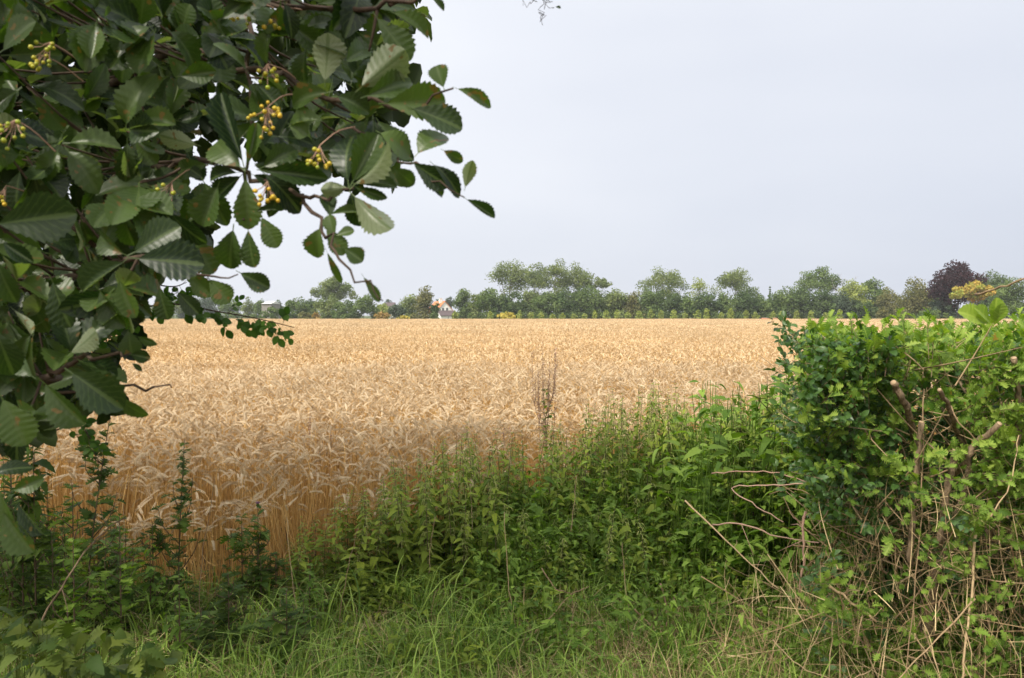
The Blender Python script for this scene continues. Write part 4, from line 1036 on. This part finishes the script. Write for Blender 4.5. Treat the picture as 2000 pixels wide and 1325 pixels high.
P, Q = shell(1500, lambda x, y, z: z > .8 and notholl(x, y, z) and (dk(x, y, z) > -.1 or z > 1.38) and not (x < 1.5 and rg.random() < .7)); sprig_at(P, Q, LOBE, .052, m_hb, 'foliage', 7)
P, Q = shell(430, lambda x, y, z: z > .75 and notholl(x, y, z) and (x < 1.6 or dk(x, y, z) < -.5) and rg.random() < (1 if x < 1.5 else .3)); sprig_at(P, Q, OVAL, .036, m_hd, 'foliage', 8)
P, Q = shell(1300, lambda x, y, z: z > .3 and notholl(x, y, z, .9) and rg.random() < (.4 + .6 * (z > .75))); sprig_at(P, Q, LOBE, .042, m_hm, 'foliage', 7)
P, Q = shell(560, lambda x, y, z: .15 < z < 1.3 and notholl(x, y, z, .85) and dk(x + 3, y, z) > .1); sprig_at(P, Q, OVAL, .032, m_hg, 'foliage', 9, .14)
P, Q = shell(720, lambda x, y, z: z < 1.1 and notholl(x, y, z, .5)); sprig_at(P - (0, .12, 0), Q, LOBE, .038, m_low, 'foliage', 6)
n = 60; P = np.c_[U(1.25, 4.0, n), U(3.1, 4.6, n), U(1.50, 1.60, n)]; P = P[P[:, 0] > .36 * P[:, 1] + .05]; n = len(P); sprig_at(P, rdir(n) * .6 + (0, -.1, 1.0), LOBE, .05, m_hb, 'foliage', 8, .14)
n = 34; yy = U(3.2, 4.8, n); zz = U(.95, 1.6, n); P = np.c_[.352 * yy - U(.0, .09, n), yy, zz]; sprig_at(P, np.tile((-1.0, -.2, .5), (n, 1)) + rdir(n) * .3, OVAL, .036, m_hd, 'foliage', 9, .15)
# deep inner foliage so that the hedge is solid
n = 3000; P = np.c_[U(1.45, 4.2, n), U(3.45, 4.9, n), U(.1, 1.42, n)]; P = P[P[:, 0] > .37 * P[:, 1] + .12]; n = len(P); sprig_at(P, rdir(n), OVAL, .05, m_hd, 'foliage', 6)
# woody stems and twigs
for i in range(24):
    x = U(1.35, 4.0); y = U(3.3, 4.4); x = max(x, .36 * y + .12 + .1 * rg.random()); m = MB()
    P = spline([(x, y, 0), (x + U(-.12, .12), y + U(-.1, .1), .5), (x + U(-.08, .25), y + U(-.2, .2), 1.0), (x + U(-.1, .35), y + U(-.25, .25), U(1.2, 1.5))], 12)
    m.tube(P, np.linspace(U(.014, .028), .007, 12), 6, jit=.1)
    m.build('stem', m_wood, hedge)
m = MB()
for i in range(800):
    p0 = np.array((U(1.35, 4.0), U(3.15, 3.9), U(.1, 1.45))); p0[0] = max(p0[0], .37 * p0[1] + .05); d = nrm(rdir(1)[0] + (0, 0, .5)); L = min(U(.15, .5), max(.05, (1.58 - p0[2]) / max(.2, d[2])))
    m.tube(spline([p0, p0 + d * L * .5 + rdir(1)[0] * .03, p0 + d * L + rdir(1)[0] * .05], 6), np.linspace(.004, .0015, 6), 3, cap=False, rnd=rg.random())
m.build('twig', m_drystem, hedge)
CB = [([(1745, 748, 3.05), (1768, 790, 3.1), (1785, 850, 3.25)], .022), ([(1952, 828, 2.98), (1905, 868, 3.05), (1885, 905, 3.1), (1855, 935, 3.3)], .019), ([(1835, 762, 3.02), (1855, 800, 3.1), (1870, 850, 3.25)], .015),
      ([(1800, 825, 3.12), (1792, 900, 3.15), (1782, 1000, 3.15), (1778, 1100, 3.15)], .019), ([(1866, 880, 3.1), (1850, 960, 3.12), (1835, 1060, 3.15)], .022), ([(1980, 700, 3.1), (1990, 790, 3.15), (1985, 900, 3.2)], .02),
      ([(1605, 745, 3.35), (1625, 700, 3.3), (1655, 690, 3.2)], .007)]
for pts, rad in CB:
    rad *= .55; P = spline([at(*q) for q in pts], 18); P[1:] += rg.normal(0, .003, (17, 3)); m = MB(); m.tube(P, np.linspace(rad, rad * 1.15, 18), 10, jit=.09, rnd=.5)
    cb = m.build('cut_branch', m_wood, hedge)
    m = MB(); d = nrm(P[0] - P[1]); m.tube([P[0], P[0] + d * .003], [rad * .93, rad * .90], 10); m.build('cut_end', m_cut, cb)
# large leaves sprouting above the hedge top at the right
m = MB()
for (a, b_, e, f_, L_) in ((1938, 632, 1952, 580, 1), (1942, 634, 1962, 592, 1), (1930, 632, 1876, 602, 0), (1934, 632, 1910, 596, 1)):
    p, q = at(a, b_, 2.5), at(e, f_, 2.45); m.inst(WB[0], p, q - p, (U(-.4, .4), -1, .5), np.linalg.norm(q - p) * np.array([[.62, .9, 1]]))
m.build('foliage', m_hb, hedge)

#@@TREE
# ------------------------------------------------------------------ whitebeam tree hanging in from the left
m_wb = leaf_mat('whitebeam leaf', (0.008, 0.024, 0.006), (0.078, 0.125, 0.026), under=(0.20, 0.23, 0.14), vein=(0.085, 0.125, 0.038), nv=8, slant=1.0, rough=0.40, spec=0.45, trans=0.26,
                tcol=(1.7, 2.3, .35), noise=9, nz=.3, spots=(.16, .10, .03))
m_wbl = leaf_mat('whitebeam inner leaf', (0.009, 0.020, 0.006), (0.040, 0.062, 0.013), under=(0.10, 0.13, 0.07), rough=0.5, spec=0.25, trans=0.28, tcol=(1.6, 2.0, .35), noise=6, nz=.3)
m_wbark = plain_mat('whitebeam bark', (0.05, 0.035, 0.028), (0.13, 0.09, 0.065), 20, stretch=(2, 2, .7))
m_berry = leaf_mat('unripe whitebeam berry', (0.33, 0.40, 0.03), (0.66, 0.42, 0.03), rough=.3, spec=.5, trans=0, noise=30, nz=.15)
tree = thing('whitebeam_tree', (-3.2, 2.2, 0), 'dark leafed whitebeam with yellow berries hanging in from the left', 'tree')
lv = [MB(), MB()]     # near leaves, inner leaves
br = MB()
T0 = np.array((-3.2, 2.2, 0.0))
br.tube(spline([T0, T0 + (.05, .02, 1.2), T0 + (-.02, .1, 2.6), T0 + (.1, 0, 4.2), T0 + (.05, 0, 5.6)], 16), np.linspace(.17, .06, 16), 10, jit=.05)
SK = []     # skeleton samples for attaching twigs
def limb(pts, r0, r1, n=22):
    P = spline(pts, n); r0 = r0 if r0 < .01 else None
    rr_ = np.linspace(r0, r1, n) if r0 else np.r_[np.linspace(.022, .008, n // 3), np.linspace(.0075, r1, n - n // 3)]
    P[1:-1] += rg.normal(0, .006, (n - 2, 3)); br.tube(P, rr_, 6, jit=.06); SK.append(P); return P
limb([T0 + (0, 0, 2.0), at(60, 200, 2.3), at(300, 110, 1.9), at(470, 130, 1.7), at(600, 175, 1.55), at(735, 200, 1.48), at(800, 210, 1.46), at(885, 173, 1.42)], .035, .0016, 34)
limb([T0 + (0, 0, 1.8), at(20, 470, 2.2), at(230, 340, 1.9), at(400, 320, 1.65), at(480, 335, 1.55), at(600, 385, 1.5), at(690, 368, 1.46)], .035, .0025, 30)
limb([at(690, 250, 1.5), at(745, 290, 1.47), at(800, 318, 1.45), at(850, 352, 1.44), at(907, 386, 1.42)], .003, .0012, 16)
limb([T0 + (0, 0, 1.6), at(-60, 560, 2.1), at(120, 540, 1.8), at(255, 503, 1.6), at(340, 510, 1.55), at(395, 540, 1.55), at(465, 536, 1.55)], .025, .0012, 26)
limb([T0 + (0, 0, 1.3), at(-40, 760, 1.9), at(80, 735, 1.7), at(135, 712, 1.6), at(220, 690, 1.55), at(256, 690, 1.55)], .02, .0014, 22)
limb([at(80, 770, 1.8), at(230, 758, 1.75), at(300, 762, 1.7), at(335, 758, 1.7)], .004, .0016, 10)
limb([T0 + (0, 0, 2.6), at(200, -60, 2.2), at(420, -10, 1.8), at(600, 20, 1.6), at(760, 10, 1.5), at(830, -10, 1.5)], .03, .003, 26)
limb([at(590, 380, 1.52), at(628, 440, 1.46), at(640, 480, 1.42), at(700, 548, 1.38), at(748, 588, 1.36)], .004, .0011, 16)
limb([at(480, 330, 1.6), at(470, 390, 1.55), at(476, 430, 1.52)], .004, .002, 8)
limb([at(485, 40, 1.75), at(480, 120, 1.7), at(492, 200, 1.62), at(482, 330, 1.56)], .006, .003, 12)
limb([at(760, 10, 1.5), at(900, -40, 1.6), at(1040, -60, 1.7), at(1060, -20, 1.8)], .005, .002, 12)
# fine dead twig at the top of the picture
for pts in ([(1060, -20, 1.8), (1049, 5, 1.8), (1053, 25, 1.8), (1060, 50, 1.8)], [(1049, 4, 1.8), (1040, 3, 1.8), (1030, 9, 1.8), (1022, 11, 1.8)], [(1053, 24, 1.8), (1058, 32, 1.8), (1057, 40, 1.8)], [(1060, -20, 1.8), (1062, 6, 1.8), (1068, 8, 1.8), (1077, 9, 1.8), (1079, 17, 1.8)], [(1060, 0, 1.8), (1074, 6, 1.8)]):
    limb([at(*q) for q in pts], .0008, .0005, 8)
lv[0].inst(WB[0], at(1085, 14, 1.8), at(1096, 15, 1.8) - at(1085, 14, 1.8), (0, -1, .6), .012)
for k_ in range(14):   # inner and outer limbs of the out-of-frame crown
    a = U(0, 6.283); z0 = U(2.2, 4.8); L = U(1.4, 2.6)
    e = T0 + (math.cos(a) * L, math.sin(a) * L * 1.2, z0 + U(.3, 1.2))
    if e[1] > .3 and 0 < proj(e)[0] < 2000: e[2] = max(e[2], 1.65 + .55 * e[1] + .4)
    P = spline([T0 + (0, 0, z0), (T0 + (0, 0, z0) + e) / 2 + (0, 0, .2), e], 14); br.tube(P, np.linspace(.04, .006, 14), 6)
SKP = np.concatenate([q_ for q_ in SK if proj(q_[-1])[0] < 1000])
def leaf(bx, by, tx, ty, D, side=1, wf=1.0, dd=0.0, rnd=None, T=None):
    """one leaf from stem point to tip; side 1 shows the top face, -1 the pale underside"""
    p, q = at(bx, by, D), at(tx, ty, D + dd); L = np.linalg.norm(q - p)
    z = np.array((0, -1.0, 0.0)) * side + rdir(1)[0] * .45 + (0, 0, .25 * side)
    lv[0].inst(WB[rg.integers(4)] if T is None else WB[T], p + (q - p) * .12, q - p, z, np.array([[L * .88 * wf, L * .9, L * .88]]), None if rnd is None else np.array([rnd]))
HAND = [ # bx by tx ty D side wf dd
 (759, 22, 840, 52, 1.5, 1, .8, 0), (729, 27, 802, 112, 1.5, 1, .75, 0), (842, -4, 869, 14, 1.5, 1, .9, 0), (690, 60, 768, 102, 1.55, 1, .8, 0), (696, 178, 790, 100, 1.46, -1, 1.05, 0),
 (633, 168, 645, 70, 1.5, -1, 1.0, 0), (686, 166, 690, 92, 1.5, 1, .95, 0), (706, 192, 812, 152, 1.45, 1, .8, .02), (742, 203, 868, 196, 1.44, 1, .8, 0), (868, 176, 852, 128, 1.42, 1, 1.3, 0),
 (885, 172, 963, 190, 1.42, 1, .5, 0), (795, 208, 902, 246, 1.44, 1, .75, 0), (735, 258, 806, 280, 1.46, 1, 1.2, 0), (812, 307, 852, 243, 1.44, 1, 1.25, 0), (862, 292, 903, 314, 1.43, 1, .8, 0),
 (907, 372, 922, 316, 1.42, -1, .75, 0), (800, 314, 874, 364, 1.44, 1, .75, 0), (840, 318, 909, 364, 1.43, 1, .6, 0), (766, 325, 805, 360, 1.46, 1, 1.1, 0), (820, 345, 876, 384, 1.45, 1, .5, .03),
 (905, 386, 966, 424, 1.41, 1, .55, 0), (686, 362, 752, 388, 1.45, 1, .5, 0), (684, 374, 762, 464, 1.44, -1, .8, 0), (683, 366, 655, 252, 1.46, 1, .85, 0), (683, 366, 738, 262, 1.45, 1, .85, 0),
 (683, 366, 778, 302, 1.44, -1, .75, 0), (683, 366, 628, 372, 1.47, -1, 1.0, 0), (683, 370, 700, 440, 1.47, 1, 1.0, 0), (690, 360, 772, 350, 1.46, 1, .8, 0), 
 (480, 332, 427, 180, 1.52, 1, .55, 0), (480, 332, 502, 240, 1.5, 1, .5, 0), (478, 334, 398, 262, 1.52, 1, .95, 0), (508, 330, 576, 290, 1.5, 1, 1.0, 0), (506, 333, 632, 344, 1.49, 1, .6, 0), (510, 335, 588, 396, 1.5, 1, .8, 0),
 (478, 338, 486, 446, 1.52, 1, .7, 0), (470, 338, 400, 338, 1.54, 1, .7, 0), (476, 340, 420, 385, 1.56, 1, .9, 0), (490, 340, 540, 360, 1.53, 1, .7, 0),
 (626, 440, 608, 502, 1.46, 1, 1.1, 0), (633, 440, 672, 496, 1.45, 1, .8, 0), (669, 483, 708, 510, 1.43, 1, 1.3, 0), (636, 486, 664, 552, 1.42, 1, .35, 0), (706, 536, 742, 588, 1.38, 1, .45, 0), (646, 430, 640, 370, 1.48, 1, .9, 0),
 (640, 420, 700, 412, 1.47, 1, .6, 0), (655, 470, 640, 420, 1.45, 1, .8, 0), (652, 462, 690, 448, 1.45, 1, .8, 0),
 (507, 418, 541, 482, 1.5, 1, .8, 0), (457, 440, 442, 526, 1.5, 1, 1.0, 0), (484, 442, 492, 522, 1.5, 1, .75, 0), (496, 414, 540, 408, 1.5, 1, .6, 0),
 (560, 240, 600, 262, 1.5, 1, 1.1, 0), (535, 268, 604, 262, 1.52, 1, .7, 0), (640, 240, 560, 222, 1.5, 1, .8, 0), (650, 180, 560, 190, 1.5, 1, .9, 0), (652, 186, 720, 210, 1.47, 1, 1.1, 0), (570, 150, 505, 170, 1.6, 1, 1.0, 0),
 (463, 530, 524, 562, 1.54, 1, .8, 0), (358, 524, 412, 578, 1.56, 1, .75, 0), (405, 541, 447, 590, 1.56, 1, 1.0, 0), (342, 566, 386, 612, 1.56, 1, .8, 0), (309, 556, 326, 624, 1.57, 1, .8, 0),
 (264, 656, 305, 673, 1.55, 1, .6, 0), (252, 692, 292, 700, 1.55, 1, 1.1, 0), (250, 640, 257, 694, 1.55, 1, 1.1, 0), (256, 708, 276, 723, 1.55, 1, .7, 0), (226, 768, 270, 822, 1.5, 1, .8, 0),
 (130, 722, 232, 792, 1.35, 1, 1.05, 0), (132, 694, 194, 650, 1.4, -1, .9, 0), (252, 506, 156, 566, 1.4, 1, .8, 0), (255, 505, 392, 512, 1.4, 1, .85, 0), (252, 500, 345, 440, 1.45, 1, .9, 0), (250, 500, 175, 462, 1.45, 1, .9, 0),
 (-20, 440, 138, 418, 1.2, 1, .85, 0), (0, 470, 62, 512, 1.3, 1, .7, 0), (-10, 640, 24, 730, 1.3, 1, 1.0, 0), (-10, 500, 20, 590, 1.3, 1, .8, 0), (0, 770, 50, 868, 1.35, 1, .9, 0), (70, 740, 10, 700, 1.4, 1, .8, 0),
 (80, 740, 160, 830, 1.4, 1, .8, 0), (20, 600, 90, 660, 1.5, -1, .35, 0), (170, 660, 240, 600, 1.5, 1, .9, 0), (190, 560, 240, 640, 1.5, 1, .9, 0), (100, 540, 130, 640, 1.5, 1, .8, 0), (230, 540, 262, 620, 1.5, 1, .8, 0),
 (0, 960, 22, 1030, 1.5, 1, 1.0, 0), (20, 960, 75, 940, 1.5, 1, .9, 0), (30, 975, 80, 1045, 1.5, 1, .6, 0), (-20, 930, 40, 900, 1.5, 1, .7, 0), (0, 990, 60, 1080, 1.5, 1, .8, 0),
 (395, 70, 470, 20, 1.6, 1, .9, 0), (330, 150, 250, 175, 1.6, 1, 1, 0), (345, 150, 420, 140, 1.55, 1, .9, 0), (255, 230, 340, 240, 1.55, 1, .9, 0), (390, 285, 325, 270, 1.6, -1, .9, 0), (400, 60, 445, 130, 1.6, 1, 1, 0),
 (415, 320, 325, 335, 1.6, 1, .7, 0), (360, 290, 395, 350, 1.65, 1, .7, 0), (400, 350, 370, 330, 1.6, 1, 1, 0), (430, 355, 392, 440, 1.55, 1, 1.1, 0), (395, 350, 440, 435, 1.58, 1, .8, 0), (330, 410, 380, 480, 1.55, 1, .9, 0),
 (590, 60, 660, 20, 1.6, 1, .8, 0), (560, 40, 630, 95, 1.55, 1, .8, 0), (540, 50, 500, 110, 1.55, 1, 1, 0), (500, 60, 570, 50, 1.55, 1, .9, 0), (680, 10, 740, 50, 1.55, 1, 1, 0), (600, 90, 580, 160, 1.55, 1, .8, 0), (690, 120, 620, 60, 1.5, 1, .8, 0),
 (510, 40, 430, 30, 1.6, 1, 1, 0), (620, 10, 690, -20, 1.55, 1, .9, 0), (720, 20, 800, -12, 1.55, 1, .8, 0),
]
for (a, b_, c_, d_, D, sd_, wf, dd) in HAND: leaf(a, b_, c_, d_, D, sd_, wf, dd)
# random leaf rosettes that fill the dark mass; all at their real depths
MASS = [(-200, -200), (835, -200), (800, 30), (760, 60), (745, 110), (700, 130), (780, 185), (800, 215), (740, 250), (735, 300), (700, 330), (640, 330), (600, 320), (520, 300), (480, 290), (440, 330), (390, 350), (370, 480), (330, 520), (270, 560),
        (250, 640), (240, 720), (210, 790), (140, 800), (90, 830), (20, 850), (-200, 900)]
GAP = [[(335, 190), (400, 170), (470, 160), (480, 300), (430, 400), (330, 380), (330, 300), (372, 250)], [(430, 340), (700, 400), (650, 560), (430, 520)], [(300, 500), (420, 480), (420, 620), (300, 620)]]
def rosettes(n, dlo, dhi, far_):
    out_ = []
    while len(out_) < n:
        px, py = U(-180, 830), U(-150, 900)
        if not inpoly(np.array(px), np.array(py), MASS): continue
        if any(inpoly(np.array(px), np.array(py), g_) for g_ in GAP) and rg.random() < .93: continue
        out_.append((px, py, U(dlo, dhi)))
    return np.array(out_)
def add_ros(C, T, mbx, Llo, Lhi, axis, k=6, twigs=True, w_=1.0):
    n = len(C)
    for j in range(k):
        a = j * 6.283 / k + U(0, .8, n); ax = nrm(axis + rdir(n) * .35); e1 = nrm(np.cross(ax, rdir(n))); e2 = np.cross(ax, e1); th = U(.7, 1.5, n)
        yd = ax * np.cos(th)[:, None] + (e1 * np.cos(a)[:, None] + e2 * np.sin(a)[:, None]) * np.sin(th)[:, None] + np.array((0, 0, -.25))
        L = U(Llo, Lhi, n); mbx.inst(T[j % len(T)], C + yd * .02, yd, ax * .6 + rdir(n) * .5 + (0, -.35, .7), np.c_[L * w_ * U(.8, 1.1, n), L, L])
    if twigs:
        for c in C:
            s0 = SKP[np.argmin(((SKP - c) ** 2).sum(1))]; d_ = np.linalg.norm(s0 - c)
            if d_ < .45: br.tube(spline([s0, (s0 + c) / 2 + (0, 0, -.08 * d_), c], 6), np.linspace(.0035, .0018, 6), 4)
R1 = rosettes(175, 1.5, 2.4, False); C = at(R1[:, 0], R1[:, 1], R1[:, 2])
add_ros(C, WB, lv[0], .055, .088, nrm(np.array((.55, -.5, -.1)) + rdir(len(C)) * .4), 6)
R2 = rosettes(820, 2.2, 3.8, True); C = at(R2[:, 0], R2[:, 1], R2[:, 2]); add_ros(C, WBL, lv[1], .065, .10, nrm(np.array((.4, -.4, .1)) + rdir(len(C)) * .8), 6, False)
# crown above, behind and left of the camera: it shades the verge
C = []
while len(C) < 1150:
    p = np.array((U(-6.0, -0.7), U(-2.6, 4.6), U(1.9, 6.3)))
    q = (p - (-3.0, 1.0, 4.0)) / (3.4, 3.7, 2.4)
    if (q ** 2).sum() > 1 or (q ** 2).sum() < .25: continue
    if p[1] > 0.1:
        u, v = proj(p)
        if -150 < u < 2100 and v > -120: continue
        if -260 < u <= -150 and v > 0 and p[1] < 1.0: continue
    if np.linalg.norm(p - EYE) < .9: continue
    C.append(p)
n0 = len(C)
while len(C) < n0 + 520:
    p = np.array((U(-5.2, -1.3), U(1.4, 3.9), U(3.3, 5.9)))
    if (((p - (-3.2, 2.6, 4.5)) / (2.1, 1.5, 1.5)) ** 2).sum() > 1 or proj(p)[1] > -110: continue
    C.append(p)
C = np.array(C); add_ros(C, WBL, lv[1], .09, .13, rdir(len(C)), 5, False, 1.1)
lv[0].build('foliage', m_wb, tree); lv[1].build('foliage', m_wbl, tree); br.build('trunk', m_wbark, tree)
# berry clusters
ico = []
def sphere_T(k=8, j=6):
    V = [(0, 0, -1)] + [(math.sin(b_) * math.cos(a), math.sin(b_) * math.sin(a), -math.cos(b_)) for b_ in np.linspace(0, math.pi, j + 1)[1:-1] for a in np.arange(k) * 6.2832 / k] + [(0, 0, 1)]
    f_ = [(0, 1 + (i + 1) % k, 1 + i) for i in range(k)]
    for r_ in range(j - 2): f_ += [(1 + r_ * k + i, 1 + r_ * k + (i + 1) % k, 1 + (r_ + 1) * k + (i + 1) % k, 1 + (r_ + 1) * k + i) for i in range(k)]
    l_ = len(V) - 1; f_ += [(l_, l_ - k + i, l_ - k + (i + 1) % k) for i in range(k)]
    return MB().raw(V, f_).template()
SPH = sphere_T()
for (px, py, D, n, r_, org) in ((518, 235, 1.46, 20, 36, .75), (518, 148, 1.48, 9, 26, .3), (520, 380, 1.48, 12, 28, .85), (622, 312, 1.44, 12, 24, .5), (85, 105, 1.5, 14, 30, .2), (15, 262, 1.35, 14, 32, .15), (468, 32, 1.5, 9, 22, .15),
                              (328, 382, 1.55, 9, 24, .2), (530, 52, 1.5, 5, 16, .6), (212, 418, 1.6, 4, 12, .6), (66, 130, 1.5, 4, 14, .6), (-2, 390, 1.5, 6, 16, .5)):
    m = MB(); c0 = at(px, py, D); s0 = c0 + (-.005, .03, .03)
    for i in range(n):
        a, q = U(0, 6.283), math.sqrt(rg.random()) * r_
        p = at(px + math.cos(a) * q, py + math.sin(a) * q, D + U(-.02, .02))
        rn = np.clip(org + rg.normal(0, .25), 0, 1); m.inst(SPH, p, (0, 0, 1), (0, 1, 0), U(.0033, .0048), np.array([rn]), mat=0)
        m.tube([s0, (s0 + p) / 2 + (0, 0, -.004), p], [.0009, .0007, .0006], 3, mat=1, cap=False)
    sk = SKP[np.argmin(((SKP - s0) ** 2).sum(1))]; sk = s0 + (sk - s0) * min(1, .07 / max(.01, np.linalg.norm(sk - s0)))
    m.tube(spline([sk + (0, .03, .01), (sk + s0) / 2 + (0, .01, .012), s0], 6), np.linspace(.0015, .001, 6), 4, mat=1, cap=False)
    m.build('berry_cluster', [m_berry, m_redstem], tree)

# wild rose spray reaching in below the whitebeam
m_rose = leaf_mat('small rose leaf', (0.045, 0.10, 0.022), (0.10, 0.19, 0.035), rough=.5, spec=.3, trans=.4, tcol=(1.5, 2.0, .4), noise=6, nz=.25)
rose = thing('rose_bush', (-2.4, 2.9, 0), 'thin arching wild rose spray with small oval leaves crossing the skyline', 'bush')
sm, lm = MB(), MB()
for pts, nl_ in (([(60, 660, 2.9), (150, 628, 2.7), (230, 612, 2.6), (330, 594, 2.5), (420, 608, 2.45), (500, 622, 2.4), (575, 640, 2.35)], 30), ([(100, 560, 2.9), (240, 545, 2.7), (330, 560, 2.6), (365, 552, 2.6)], 10),
                 ([(60, 700, 2.8), (140, 690, 2.7), (200, 690, 2.6)], 14), ([(0, 860, 2.6), (80, 850, 2.6), (150, 830, 2.5), (180, 860, 2.5)], 14)):
    P = spline([at(*q) for q in pts], 40); sm.tube(P, np.linspace(.004, .0012, 40), 5)
    for i in range(nl_):
        s0 = P[int(6 + 33 * (i / nl_))]; a = U(0, 6.283); L = U(.03, .07); d = nrm(np.array((.4, math.cos(a) * .7, -.75 if rg.random() < .7 else .6)))
        e = s0 + d * L; sm.tube([s0, e], [.0008, .0006], 3, cap=False)
        for j in range(5):
            q = s0 + d * L * (.35 + .16 * j); sd_ = nrm(np.cross(d, rdir(1)[0])) * (1 if j % 2 else -1)
            lm.inst(OVAL[j % 2], q, d * .5 + sd_ * (0 if j == 4 else .8), (U(-.5, .5), -1, .5), np.array([[.030, .026, .026]]) * U(.8, 1.25))
p1 = at(60, 660, 2.9); sm.tube(spline([(-2.4, 2.9, 0), (-2.5, 2.95, 1.0), (-2.2, 2.92, 1.6), p1], 14), np.linspace(.009, .004, 14), 6)
sm.build('stem', m_wbark, rose); lm.build('foliage', m_rose, rose)

#@@HAZE
m, t = new_mat('haze')
o = N(t, 'ShaderNodeOutputMaterial'); v = N(t, 'ShaderNodeVolumePrincipled')
v.inputs['Color'].default_value = (.92, .95, 1, 1); v.inputs['Density'].default_value = 0.00032; v.inputs['Anisotropy'].default_value = 0.0
t.links.new(v.outputs[0], o.inputs['Volume'])
hz = MB().box((0, 0, 9.5), (3100, 3100, 21)).build('haze', m, smooth=False)
tag(hz, 'thin pale haze over the fields softening the far trees', 'haze', kind='stuff')
